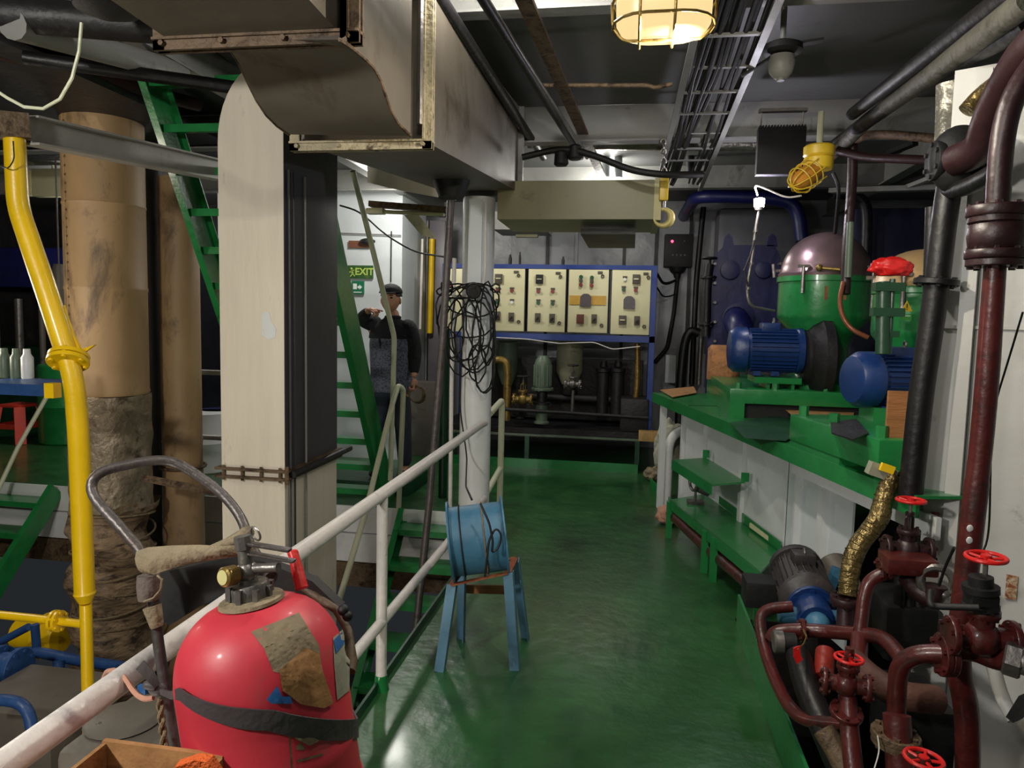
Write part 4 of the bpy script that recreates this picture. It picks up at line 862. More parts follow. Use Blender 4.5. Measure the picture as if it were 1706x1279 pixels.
for y0, y1, lb in ((455, 475, 'upper black cable sagging from the rack to the wall box conduit'), (478, 497, 'lower black cable sagging from the rack to the wall box conduit')):
    pipe('sagging_cable', [W(1094, y0, 8.9), W(1104, y1-3, 9.2), W(1114, y1-3, 9.4), W(1125, y0+12, 9.6)], .018 if y0 == 455 else .01, M_black, lb, 'cable', bend=.1, n=8)
pipe('wall_pipe', [W(1172, 345, 9.55), W(1160, 470, 9.55), W(1152, 640, 9.4)], .035, M_bpipe, 'black vertical pipe on the aft wall left of the navy heat exchanger')
pipe('wall_pipe', [W(1176, 480, 9.3), W(1168, 560, 9.3), W(1164, 640, 9.3)], .03, M_steel, 'grey vertical pipe beside the navy heat exchanger')
pipe('hose', [W(1165, 555, 9.0), W(1150, 549, 9.0), W(1140, 570, 9.0), W(1133, 645, 9.0), V((W(1133, 700, 9.0).x, 9.0, 0.01))], .055, M_bpipe, 'thick dark hose arching down to the deck left of the navy heat exchanger', 'hose', bend=.2)
MB().bx(W(1108, 600, 9.5).x, W(1126, 600, 9.5).x, 9.4, 9.7, .9, W(1115, 590, 9.5).z, .02).one('white_canister', M_wallw, 'white box shape against the aft wall above the platform end', 'box')
for px, lb in ((912, 'dark pipe dropping behind the rack, nearer the pillar'), (1040, 'dark pipe dropping behind the rack under the olive duct'),):
    pass
# exit signs and locker wall
def wall_item(px0, py0, px1, py1, Y, m, nm, lb, cat, d_=.02):
    a = W(px0, py0, Y); c = W(px1, py1, Y); t = T(nm, lb, cat, ((a.x+c.x)/2, Y, c.z)); MB().bx(a.x, c.x, Y-d_, Y, c.z, a.z).to('plate', m, t); return t, (a+c)/2
t, c = wall_item(579, 442, 622, 464, 7.99, M_signold, 'exit_sign', 'old dark green exit sign board above the green direction sign', 'sign')
text('EXIT', .11, c+V((.055, -.021, 0)), (1, 0, 0), (0, 0, 1), M_glow, t, bold=.003)
MB().sph(c+V((-.10, -.021, .035)), .014, u=8, v=6).bar(c+V((-.10, -.022, .02)), c+V((-.085, -.022, -.02)), .02, .003, up=(0, 1, 0)).bar(c+V((-.085, -.022, -.02)), c+V((-.115, -.022, -.055)), .012, .003, up=(0, 1, 0)).bar(c+V((-.085, -.022, -.02)), c+V((-.06, -.022, -.05)), .012, .003, up=(0, 1, 0)).bar(c+V((-.125, -.022, -.005)), c+V((-.07, -.022, .02)), .01, .003, up=(0, 1, 0)).to('running_figure', M_glow, t)
t, c = wall_item(587, 468, 607, 490, 7.99, M_sign, 'direction_sign', 'small square green sign with a white arrow, left of the person', 'sign')
MB().prism([c+V((-.0, -.022, .018)), c+V((.02, -.022, .018)), c+V((.02, -.022, .034)), c+V((.055, -.022, .005)), c+V((.02, -.022, -.024)), c+V((.02, -.022, -.008)), c+V((0, -.022, -.008))], (0, .002, 0)).to('arrow', M_wletter, t)
MB().bx(c.x-.055, c.x-.01, 7.967, 7.97, c.z-.02, c.z+.045).to('pictogram', M_wletter, t); MB().bx(c.x-.05, c.x+.05, 7.967, 7.97, c.z-.058, c.z-.048).to('caption_bar', M_wletter, t)
wall_item(582, 401, 617, 413, 7.99, mat('brown_plate', (120, 74, 52), .6, 0, .2, 8), 'brown_plate', 'small brown plate on the white wall above the exit sign', 'plate')
MB().sph(W(612, 402, 7.93), .06, (1.6, .6, .6), 12, 8).cyl(W(612, 402, 7.9), W(612, 402, 8.0), .02, n=8).one('wall_valve', M_dark, 'dark knob fitting beside the brown plate on the white wall', 'knob')
MB().tube([(W(560, 388, 7.97).x, 7.97, W(600, 388, 7.97).z), (W(668, 392, 7.97).x, 7.97, W(660, 392, 7.97).z)], .006, 6).one('wall_line', M_greybox, 'thin horizontal line pipe high on the white wall', 'pipe')
MB().tube([W(652, 385, 7.95), W(651, 470, 7.95)], .008, 6).one('pull_cord', M_dark, 'thin dark cord hanging on the white wall above the person', 'cord')
for i, (x0_, x1_) in enumerate(((690, 702), (704, 712), (714, 740))):
    MB().bx(W(x0_, 500, 9.0).x, W(x1_, 500, 9.0).x, 9.0, 9.2, 0, 2.9, .01).one('locker_panel', (M_greybox, M_beam, mat('grey_violet_panel', (112, 106, 112), .4, 0, .2, 4, .1))[i], ['grey steel panel behind the person, leftmost', 'narrow grey panel left of the yellow vertical pipe', 'grey-violet panel right of the yellow vertical pipe'][i], 'panel')
pipe('yellow_pipe', [W(720, 398, 8.95), W(716, 555, 8.95)], .038, M_yellow, 'short straight yellow pipe on the back wall left of the pillar')
pipe('white_pipe', [W(704, 398, 8.6), W(700, 548, 8.6)], .016, M_rail, 'thin white pipe just left of the short yellow pipe on the back wall')
MB().bx(-2.6, -2.2, 8.3, 8.5, 0, .9, .01).one('low_cabinet', M_greybox, 'tan low box standing behind the person hand', 'cabinet')
MB().cyl(W(742, 548, 6.4), V((W(738, 780, 6.4).x, 6.4, 0)), .04, n=12).one('green_post', M_dgreen, 'dark green post behind the leaning steel pole', 'post')
# ceiling-hung bits near the pillar
q = W(665, 345, 6.3)
t = T('fluorescent_lamp', 'rusty hanging fluorescent lamp fitting under the beige elbow duct', 'lamp', q)
MB().bar(W(617, 340, 6.3), W(745, 350, 6.3), .10, .05).to('housing', M_rust, t); MB().cyl(W(622, 352, 6.3), W(740, 357, 6.3), .018, n=10).to('tube', M_panel, t); MB().box(W(626, 352, 6.3), (.16, .1, .05), None, .01).to('end_cap', M_panel, t)
p = [W(673, 358, 5.9), W(698, 358, 5.9), W(727, 398, 5.9), W(702, 392, 5.9)]
MB().prism(p, (0, .01, 0)).one('instruction_board', mat('pale_board', (190, 188, 160), .6, 0, .15, 12, .1, 30, dirt=(130, 128, 100), damt=.4, dscale=30), 'tilted pale board hanging left of the pillar', 'board')
MB().loft([[W(612, 272, 5.9), W(612, 304, 5.9), W(612, 304, 6.3), W(612, 272, 6.3)], [W(660, 276, 5.9), W(670, 318, 5.9), W(670, 318, 6.3), W(660, 276, 6.3)], [W(760, 300, 6.0), W(760, 334, 6.0), W(760, 334, 6.4), W(760, 300, 6.4)]]).one('elbow_duct', M_cream, 'beige duct elbow seen under the big overhead duct', 'duct')
pipe('black_cable', [W(566, 342, 6.4), W(600, 352, 6.4), W(640, 390, 6.2), W(690, 420, 6.0), W(742, 428, 5.6)], .008, M_black, 'black cable sagging across from the trunk to the pillar', 'cable', bend=.2, n=8)
MB().box(W(878, 392, 8.5), (.26, .08, .05)).cyl(W(878, 392, 8.5), W(878, 392, 8.5)+V((0, 0, .22)), .012, n=6).one('small_lamp', M_panel, 'small lamp fitting above the rack beside the pillar', 'lamp')
MB().bx(W(822, 350, 8.0).x, W(910, 360, 8.0).x, 8.0, 8.6, W(860, 382, 8.0).z, W(860, 352, 8.0).z).one('short_duct', M_beam, 'short olive-grey duct section above the first control box', 'duct')
# ================================================================== OLIVE TRANSVERSE DUCT, HOOK
M_olive = mat('olive_duct_paint', (130, 126, 92), .45, 0, .15, 2, .1, 10, dirt=(92, 88, 66), damt=.25, dscale=3)
a = W(862, 297, 5.2); c = W(1093, 370, 5.2)
t = T('transverse_duct', 'olive green box duct crossing overhead before the hook', 'duct', (c.x, 5.2, c.z))
MB().bx(-.99, c.x, 5.2, 5.95, W(1000, 365, 5.2).z, W(1000, 300, 5.2).z).to('duct_box', M_olive, t)
MB().bx(c.x-.02, c.x+.03, 5.18, 5.97, W(1000, 367, 5.2).z, W(1000, 298, 5.2).z).to('end_flange', mat('pale_olive', (176, 168, 120), .45, 0, .15, 5), t)
MB().bx(-.4, .0, 5.4, 6.4, 2.30, 2.34).to('bottom_grille', M_dark, t)
q = W(1104, 350, 5.1)
t = T('crane_hook', 'pale yellow chain-hoist hook hanging beside the olive duct end', 'hook', q)
MB().box(W(1106, 315, 5.1), (.06, .07, .16), None, .012).to('hook_block', M_lampy, t)
MB().cyl(W(1106, 335, 5.1), W(1105, 350, 5.1), .016, n=10).to('shank', M_steel, t)
hp = [W(1104+15*cos(a_)*1.0, 362+14*sin(a_), 5.1) for a_ in [(-100+i*22)*pi/180 for i in range(13)]]
MB().tube(hp, [.016]*3+[.022, .025, .026, .026, .025, .022, .018, .014, .010, .006], 10).to('hook', mat('hook_cream', (196, 180, 112), .45, .1, .2, 8, .1), t)
b = MB()
for i in range(9): b.torus(W(1107-.2*i, 300-i*8, 5.1), (1, 0, 0) if i % 2 else (0, 1, 0), .017, .005, 12, 6)
b.to('chain', M_steel, t)
# ================================================================== DECKHEAD: cable tray, pipes, lamps
def Gz(px, py, z): return G(px, py, z)
zr_ = 2.98
rl = (Gz(1155, 62, zr_), Gz(1097, 300, zr_)); rr_ = (Gz(1312, -45, zr_), Gz(1166, 312, zr_))
rl = (rl[0]+(rl[0]-rl[1])*.45, rl[1]); rr_ = (rr_[0]+(rr_[0]-rr_[1])*.2, rr_[1])
t = T('cable_tray', 'pale grey ladder cable tray running aft under the deckhead', 'cable tray', rl[1])
for a, c in (rl, rr_): MB().bar(a, c, .012, .07).bar(a-V((0, 0, .035)), c-V((0, 0, .035)), .035, .006).to('side_rail', M_beam, t)
ys = sorted([Gz(1220, y, zr_).y for y in (50, 104, 146, 182, 215, 242, 262, 282)])+[2.4, 2.0]
for y in ys:
    f1 = (y-rl[0].y)/(rl[1].y-rl[0].y); f2 = (y-rr_[0].y)/(rr_[1].y-rr_[0].y); a = rl[0].lerp(rl[1], f1); c = rr_[0].lerp(rr_[1], f2)
    MB().bar(a-V((0, 0, .02)), c-V((0, 0, .02)), .025, .012).to('rung', M_beam, t)
rnd = random.Random(5)
for i in range(13):
    left = i < 9
    pts = []
    for j, y in enumerate((1.6, 2.4, 3.2, 3.9, 4.6, 5.3, 6.0, 6.6, 7.2)):
        xL = rl[0].lerp(rl[1], (y-rl[0].y)/(rl[1].y-rl[0].y)).x; xR = rr_[0].lerp(rr_[1], (y-rr_[0].y)/(rr_[1].y-rr_[0].y)).x
        base_ = xL+.03+.0155*i if left else xR-.03-.028*(i-9)
        am = .006 if j < 3 else .02
        pts.append((base_+rnd.uniform(-am, am), y, zr_+.0+rnd.uniform(-.012, .02)-(.03 if j % 2 else 0)*(.5 if j < 3 else 1)))
    MB().tube(pts, rnd.choice((.009, .011, .013)), 7, .3).one('tray_cable', M_black, 'black cable lying in the ladder tray, one of a bundle', 'cable', 'black cables in the ladder tray')
def opipe(a, c, r, m, lb, z, bend=.1, mid=()):
    pts = [Gz(a[0], a[1], z)]+[Gz(q[0], q[1], z) for q in mid]+[Gz(c[0], c[1], z)]
    d_ = (pts[0]-pts[1]).normalized(); pts[0] = pts[0]+d_*1.2
    return pipe('deckhead_pipe', pts, r, m, lb, bend=bend)
opipe((805, 0), (968, 262), .022, M_bpipe, 'slender dark pipe running aft under the deckhead right of the big duct', 2.92)
opipe((822, 20), (978, 262), .016, M_steel, 'slender bare pipe running aft beside the dark one', 2.93)
opipe((735, 0), (905, 262), .03, M_dark, 'dark pipe along the upper right edge of the big duct', 3.02)
t = T('deckhead_bar', 'broad brown-grey flat bar running aft under the deckhead', 'beam', Gz(1000, 290, 3.05))
MB().bar(Gz(870, -20, 3.05)+V((-.05, -.8, 0)), Gz(1004, 296, 3.05), .075, .02).to('bar', M_rust, t)
for i, (px, py, r_) in enumerate(((935, 262, .05), (958, 252, .05))): MB().cyl(W(px, py+14, 5.0), W(px, py-10, 5.0), r_, r_*.9, 16, .01).one('black_bell', M_black, ['black cup fitting above the olive duct, left of two', 'black cup fitting above the olive duct, right of two'][i], 'fitting', 'black cups above the duct')
pipe('black_hose', [W(870, 262, 5.0), W(940, 245, 5.0), W(1000, 262, 4.95), W(1050, 284, 4.9), W(1110, 292, 4.9), W(1170, 290, 5.0)], .022, M_black, 'thick black hose sagging across above the olive duct', 'hose', bend=.3)
pipe('lagged_pipe', [W(880, 236, 6.6), W(1262, 240, 6.6)], .065, M_silver, 'silvery lagged pipe crossing under the deckhead behind the cable tray', bend=0)
pipe('lagged_pipe', [W(940, 215, 7.0), W(1262, 218, 7.0)], .05, M_beam, 'grey pipe crossing above the silvery lagged one', bend=0)
for i, px in enumerate((1010, 1030, 1150)):
    pipe('drop_pipe', [W(px, 200, 7.2), W(px, 296, 7.2)], .04, M_wallw if i < 2 else M_dark, ['pale drop pipe above the olive duct, left', 'pale drop pipe above the olive duct, right', 'dark drop pipe behind the cable tray'][i])
pipe('thin_deckhead_pipe', [W(905, 142, 4.4), W(1080, 142, 4.4), W(1090, 146, 4.4), W(1120, 140, 4.4)], .012, M_rust, 'thin rusty conduit across the deckhead left of the tray', bend=.02)
# bulkhead lamp
Lc = W(1105, 12, 2.38)
t = T('bulkhead_lamp', 'lit cream bulkhead lamp with wire guard at the top edge', 'lamp', Lc)
def rr_sec(c, w_, h_, z): # rounded rect loop
    pts = []
    for (sx, sy, a0_) in ((1, 1, 0), (-1, 1, 90), (-1, -1, 180), (1, -1, 270)):
        for k_ in range(5):
            a_ = radians(a0_+k_*22.5); R_ = min(w_, h_)*.45; pts.append((c.x+sx*(w_/2-R_)+R_*cos(a_), c.y+sy*(h_/2-R_)+R_*sin(a_), c.z+z))
    return pts
Lc = V((Lc.x, 2.30, 2.60))
MB().loft([rr_sec(Lc, .20, .13, -.085), rr_sec(Lc, .25, .17, -.075), rr_sec(Lc, .28, .20, -.05), rr_sec(Lc, .285, .21, .02)]).to('glass', M_lens, t)
MB().loft([rr_sec(Lc, .29, .22, .021), rr_sec(Lc, .29, .22, .06), rr_sec(Lc, .26, .19, .10)]).to('housing', M_lampy, t)
b = MB()
for z_, w_, h_ in ((-.055, .30, .22), (.012, .305, .23)): b.tube(rr_sec(Lc, w_, h_, z_), .0045, 6, closed=True)
for dx in (-.07, .03): b.tube([(Lc.x+dx, Lc.y-.115, Lc.z+.02), (Lc.x+dx, Lc.y-.112, Lc.z-.05), (Lc.x+dx, Lc.y-.08, Lc.z-.092), (Lc.x+dx, Lc.y+.08, Lc.z-.092), (Lc.x+dx, Lc.y+.112, Lc.z-.05), (Lc.x+dx, Lc.y+.115, Lc.z+.02)], .0045, 6, .02)
b.tube([(Lc.x-.155, Lc.y, Lc.z+.02), (Lc.x-.152, Lc.y, Lc.z-.05), (Lc.x-.12, Lc.y, Lc.z-.094), (Lc.x+.12, Lc.y, Lc.z-.094), (Lc.x+.152, Lc.y, Lc.z-.05), (Lc.x+.155, Lc.y, Lc.z+.02)], .0045, 6, .02)
b.to('wire_guard', M_brass, t)
MB().cyl(Lc+V((0, 0, .1)), V((Lc.x, Lc.y, ZC)), .012, n=8).to('stem', M_beam, t)
# smoke detector like fitting
q = W(1302, 104, 3.9)
t = T('detector_fitting', 'dark bracket with pale domed detector under the deckhead', 'detector', q)
MB().lathe(q, (0, 0, -1), [(.06, -.03), (.066, 0), (.064, .02), (.056, .05), (.035, .075), (.02, .08), (.018, .09)], 18).to('dome', M_beam, t)
MB().lathe(q+V((0, 0, .05)), (0, 0, 1), [(.08, -.01), (.10, .0), (.095, .03), (.05, .05)], 16).bar(q+V((-.05, 0, .07)), q+V((.19, .0, .10)), .05, .012).bar(q+V((.0, 0, .06)), q+V((-.19, 0, -.06)), .03, .012).to('bracket', M_black, t)
MB().cyl(q+V((0, 0, .08)), V((q.x, q.y, ZC)), .015, n=8).to('stem', M_beam, t)
# black finned box + yellow caged lamp
a = W(1264, 212, 5.0); c = W(1340, 290, 5.0)
t = T('finned_heater_box', 'flat black finned box hanging under the deckhead above the work light', 'box', ((a.x+c.x)/2, 5.0, c.z))
MB().bx(a.x, c.x, 5.0, 5.07, c.z, a.z, .005).to('plate', mat('matt_black_navy', (17, 17, 27), .7, 0, .1, 4, .05), t)
b = MB()
for i in range(16): x = a.x+.01+i*(c.x-a.x-.02)/15; b.bx(x-.004, x+.004, 4.995, 5.07, a.z-.02, a.z+.012)
b.to('fins', M_black, t)
for x in (a.x+.02, c.x-.02): MB().cyl((x, 5.04, a.z), (x, 5.04, a.z+.12), .005, n=6).to('hanger', M_beam, t)
MB().bx(a.x, c.x+.0, 5.0, 5.05, a.z+.10, a.z+.12).to('cross_bar', M_steel, t)
q = W(1364, 262, 4.7)
t = T('caged_lamp', 'yellow caged work lamp hanging from a white stem near the purifiers', 'lamp', q)
MB().cyl(q+V((0, 0, .0)), q+V((0, 0, .07)), .09, n=22, bev=.01).to('cap', M_lampy, t)
MB().cyl(q+V((0, 0, -.075)), q, .085, n=22, bev=.008).to('collar', M_lampy, t)
MB().cyl(q+V((0, 0, .07)), q+V((0, 0, .27)), .018, n=10).to('stem', M_railc, t)
h0, h1 = q+V((-.02, -.02, -.075)), W(1318, 312, 4.6)
MB().lathe(h0, h1-h0, [(.055, 0), (.06, .05), (.055, .14), (.03, .18)], 16).to('glass', mat('amber_glass', (190, 130, 50), .2, 0, .2, 8, 0), t)
b = MB(); a_, u_, v_ = basis(h1-h0)
for i in range(8):
    dd = u_*cos(i*pi/4)+v_*sin(i*pi/4); b.tube([h0+dd*.085, h0+a_*.12+dd*.08, h0+a_*.19+dd*.05, h0+a_*.2], .004, 5, .03)
for h_ in (.03, .08, .13): b.torus(h0+a_*h_, a_, .082, .004, 22, 5)
b.to('cage', M_lampy, t)
pipe('lamp_cable', [W(1388, 288, 4.7), W(1398, 310, 4.7), W(1396, 340, 4.8), W(1391, 388, 5.2)], .012, M_black, 'black cable looping from the yellow caged lamp down to the purifier dome', 'cable', bend=.1, n=8)
# LED work light
Lq = W(1265, 338, 5.2)
t = T('work_light', 'bright purple-white work light on a slim stand beside the purifier', 'lamp', Lq)
MB().cyl(Lq-V((0, 0, .03)), Lq+V((0, 0, .03)), .032, .036, 14, .005).to('lamp_head', M_led, t, 'glowing lamp head')
MB().cyl(Lq-V((0, 0, .05)), Lq-V((0, 0, .03)), .026, .032, 12).to('lamp_neck', M_steel, t)
MB().tube([Lq-V((0, 0, .05)), W(1259, 380, 5.2), W(1253, 430, 5.2), W(1244, 480, 5.2), W(1248, 510, 5.2), W(1290, 518, 5.3)], .010, 8, .06).to('stand', M_steel, t)
for y in (383, 437, 478): MB().cyl(W(1259-(y-383)*.13, y, 5.2), W(1259-(y-383)*.13, y+4, 5.2), .018, n=10).to('clamp', M_steel, t)
MB().tube([W(1246, 478, 5.19), W(1240, 450, 5.17), W(1250, 425, 5.19), W(1257, 400, 5.19)], .006, 6).to('wire', M_black, t)
lamp('lamp_led', Lq+V((-.06, -.08, .03)), 8, (.93, .90, 1.0), .04)
pipe('white_wire', [W(1262, 325, 5.2), W(1256, 306, 5.1), W(1280, 316, 5.0), W(1310, 330, 4.9), W(1335, 326, 4.8)], .006, M_rail, 'white wire looping between the work light and the yellow caged lamp', 'cable', bend=.1, n=6)
# ================================================================== PERSON
def skin(pts, edges, root=0, sub=1):
    me = bpy.data.meshes.new('person_body'); me.from_pydata([p[0] for p in pts], edges, []); o = bpy.data.objects.new('body', me); COL.objects.link(o)
    m = o.modifiers.new('s', 'SKIN'); m.use_smooth_shade = True; me.skin_vertices  # created with modifier
    for i, p in enumerate(pts):
        r = p[1]; me.skin_vertices[0].data[i].radius = (r, r) if not isinstance(r, tuple) else r
    me.skin_vertices[0].data[root].use_root = True
    s = o.modifiers.new('u', 'SUBSURF'); s.levels = sub; s.render_levels = sub
    dg = bpy.context.evaluated_depsgraph_get(); dg.update(); ev = o.evaluated_get(dg); m2 = bpy.data.meshes.new_from_object(ev)
    bpy.data.objects.remove(o); return m2
def skin_part(name, pts, edges, m, parent, root=0, sub=2):
    if not bpy.data.meshes.get('zz'): pass
    me = bpy.data.meshes.new(name); me.from_pydata([p[0] for p in pts], edges, [])
    o = bpy.data.objects.new(name, me); COL.objects.link(o)
    mod = o.modifiers.new('s', 'SKIN')
    if not me.skin_vertices: pass
    lay = me.skin_vertices[0] if me.skin_vertices else None
    if lay is None:
        bm = bmesh.new(); bm.from_mesh(me); bm.verts.layers.skin.verify(); bm.to_mesh(me); bm.free(); lay = me.skin_vertices[0]
    for i, p in enumerate(pts):
        r = p[1]; lay.data[i].radius = (r, r) if not isinstance(r, tuple) else r; lay.data[i].use_root = (i == root)
    s = o.modifiers.new('u', 'SUBSURF'); s.levels = sub; s.render_levels = sub
    bpy.context.view_layer.update(); dg = bpy.context.evaluated_depsgraph_get(); m2 = bpy.data.meshes.new_from_object(o.evaluated_get(dg))
    bpy.data.objects.remove(o)
    off = V((0, 0, 0)); q_ = parent
    while q_ is not None: off = off+q_.location; q_ = q_.parent
    m2.transform(Matrix.Translation(-off)); m2.name = name; m2.materials.clear(); m2.materials.append(m)
    for p_ in m2.polygons: p_.use_smooth = True
    r_ = bpy.data.objects.new(name, m2); COL.objects.link(r_); r_.parent = parent; return r_
Yp = 6.62
def PP(px, py, dy=0): return W(px, py, Yp+dy)
fz = .12
MB().bx(-3.0, -2.0, 6.35, 7.0, 0, fz, .005).one('low_platform', M_dgreen, 'low dark green step platform the person stands on', 'platform')
pel = PP(652, 640); 
hipL, hipR = pel+V((.10, 0, -.05)), pel+V((-.10, 0, -.05))
t = T('person', 'person in dark cap and grey knit vest pointing beside the stairway', 'person', (pel.x, Yp, fz))
neckb = PP(655, 526); chest = PP(650, 575); waist = PP(650, 615); headc = PP(650, 500); headt = PP(651, 486)
shR, elR, wrR = PP(617, 536), PP(601, 532, -.14), PP(616, 515, -.28)
shL, elL, wrL = PP(684, 540), PP(691, 590, -.02), PP(690, 630, -.10)
kR, aR = V((hipR.x-.03, Yp-.03, fz+.5)), V((hipR.x-.04, Yp+.02, fz+.09)); kL, aL = V((hipL.x+.03, Yp-.03, fz+.5)), V((hipL.x+.04, Yp+.02, fz+.09))
pts = [(pel, .13), (waist, .115), (chest, .125), (neckb, .07), (PP(653, 514), .058), (shR, .068), (elR, .045), (wrR, .03), (shL, .068), (elL, .046), (wrL, .03),
       (hipR, .095), (kR, .062), (aR, .042), (hipL, .095), (kL, .062), (aL, .042), (aR+V((0, -.14, -.05)), .035), (aL+V((0, -.14, -.05)), .035)]
edg = [(0, 1), (1, 2), (2, 3), (3, 4), (2, 5), (5, 6), (6, 7), (2, 8), (8, 9), (9, 10), (0, 11), (11, 12), (12, 13), (0, 14), (14, 15), (15, 16), (13, 17), (16, 18)]
skin_part('body', pts, edg, M_skin, t)
# head
hc = PP(651, 500, -.02); yaw_ = Matrix.Rotation(radians(-12), 3, 'Z')
class MH(MB):
    def mesh(s_, *a_, **k_):
        for v in s_.bm.verts: v.co = hc+(v.co-hc)*1.14
        return MB.mesh(s_, *a_, **k_)
b = MH().sph(hc, .093, (.84, 1.0, 1.2), 24, 18)
for v in b.bm.verts:
    q_ = v.co-hc
    if q_.z < -.02: v.co.x = hc.x+q_.x*(1-.9*min(.4, (-.02-q_.z)*3.2)); v.co.y = hc.y+q_.y*(1-.6*max(0, (-.02-q_.z))*3)-.01
def hp_(x, y, z): return hc+V((x, y, z))
b.lathe(hp_(0, -.085, .012), V((0, -.35, -1)), [(.006, -.01), (.012, .02), (.016, .034), (.004, .045)], 10)
for s_ in (-1, 1): b.sph(hp_(s_*.080, .005, -.005), .022, (.45, .8, 1.3), 10, 8)
hd = b.to('head', M_skin, t)
for s_ in (-1, 1):
    MH().sph(hp_(s_*.032, -.083, .018), .010, (1.3, .6, .7), 10, 8).to('eye', M_black, hd); MH().bar(hp_(s_*.017, -.091, .038), hp_(s_*.047, -.083, .036), .008, .006).to('eyebrow', M_hair, hd)
MH().bar(hp_(-.02, -.083, -.052), hp_(.02, -.083, -.052), .006, .007).to('mouth', mat('lips', (150, 86, 76), .5), hd)
b = MH().sph(hc+V((0, .018, .032)), .101, (.88, 1.0, 1.0), 22, 14); bmesh.ops.delete(b.bm, geom=[v for v in b.bm.verts if (v.co-hc).z < .01+.0 or ((v.co-hc).y < -.05 and (v.co-hc).z < .055)], context='VERTS'); b.to('hair', M_hair, t)
b = MH().sph(hc+V((0, .008, .062)), .106, (.9, 1.04, .72), 22, 12); bmesh.ops.delete(b.bm, geom=[v for v in b.bm.verts if (v.co-hc).z < .055], context='VERTS')
ck = b.to('cap_crown', mat('navy_cap', (26, 26, 36), .8, 0, .2, 10, .3), t)
MH().prism([hp_(.075*sin(a_), -.075-.06*cos(a_), .058-.008*cos(a_)) for a_ in [(-80+i*20)*pi/180 for i in range(9)]], (0, 0, .007)).to('cap_peak', mat('navy_cap', (26, 26, 36)), ck)
# clothes
def ell(c, rx, ry, n=28): return [(c.x+rx*cos(2*pi*i/n), c.y+ry*sin(2*pi*i/n), c.z) for i in range(n)]
zq = pel.z
vx = pel.x
MB().loft([ell(V((vx, Yp, zq+h)), rx, ry) for h, rx, ry in ((-.07, .195, .14), (-.05, .208, .15), (.10, .205, .148), (.24, .21, .15), (.38, .218, .15), (.46, .212, .14))]).to('vest', M_vest, t)
MB().loft([ell(V((vx+.0, Yp, zq+h)), rx, ry) for h, rx, ry in ((.44, .225, .145), (.51, .215, .135), (.56, .19, .12), (.60, .14, .10), (.625, .085, .085), (.64, .07, .075))]).to('shoulder_yoke', M_sweat, t)
for s_, (a, e_, w_) in (('R', (shR, elR, wrR)), ('L', (shL, elL, wrL))):
    skin_part('sleeve', [(V((pel.x, Yp, pel.z+.50)).lerp(a, .45), .09), (a, .092), (e_, .075), (w_+(e_-w_)*.12, .042)], [(0, 1), (1, 2), (2, 3)], M_sweat, t)
MB().torus(V((pel.x+.01, Yp, pel.z+.64)), (0, 0, 1), .062, .02, 20, 8).to('collar', M_sweat, t)
MB().bar(chest+V((-.06, -.142, .08)), waist+V((.03, -.138, -.1)), .006, .02).to('vest_seam', M_sweat, t)
skin_part('trousers', [(pel+V((0, 0, .05)), .155), (pel+V((0, 0, -.02)), .15), (hipR, .11), (kR, .085), (aR, .07), (hipL, .11), (kL, .085), (aL, .07)], [(0, 1), (1, 2), (2, 3), (3, 4), (1, 5), (5, 6), (6, 7)], M_trous, t)
for a_ in (aR, aL): MB().sph(a_+V((0, -.07, -.045)), .06, (.8, 2.1, .72), 14, 10).to('shoe', M_black, t)
def hand(wr, dr, palm_n, name, point=False, s=1.0):
    dr = V(dr).normalized(); n_ = V(palm_n).normalized(); sd = dr.cross(n_).normalized()
    P_ = [(wr, .026), (wr+dr*.045*s, (.036, .018)), (wr+dr*.08*s, (.038, .016))]; E_ = [(0, 1), (1, 2)]
    o_ = skin_part(name, P_, E_, M_skin, t, sub=2)
    for i in range(4):
        b0 = wr+dr*.08*s+sd*(.028-.019*i)*s; L_ = (.036, .042, .04, .032)[i]*s
        if point and i == 0: c_ = [b0-dr*.02, b0+dr*L_, b0+dr*L_*1.8, b0+dr*L_*2.4]
        else: c_ = [b0-dr*.02, b0+dr*L_*.8+n_*.01, b0+dr*L_*.9+n_*.04*s, b0+dr*L_*.2+n_*.05*s]
        MB().tube(c_, [.009, .009, .0085, .007], 8, .01).to('finger', M_skin, o_)
    b0 = wr+dr*.03*s+sd*.03*s; MB().tube([b0, b0+dr*.03+sd*.022+n_*.012, b0+dr*.055+sd*.016+n_*.03], [.011, .010, .008], 8, .01).to('thumb', M_skin, o_)
hand(wrR, (.75, -.55, -.12), (0, .3, -1), 'right_hand', True)
hand(wrL, (.15, -.2, -1), (-1, -.2, 0), 'left_hand')
b = MB(); c = wrL+V((.03, -.03, -.13))
for i in range(4): b.torus(c+V((0, .008*i, -.02)), (.2, 1, .1*i), .07+.006*i, .007, 22, 6)
b.one('rope_coil', M_rope, 'small coil held in the lowered hand of the person', 'coil', loc=c)
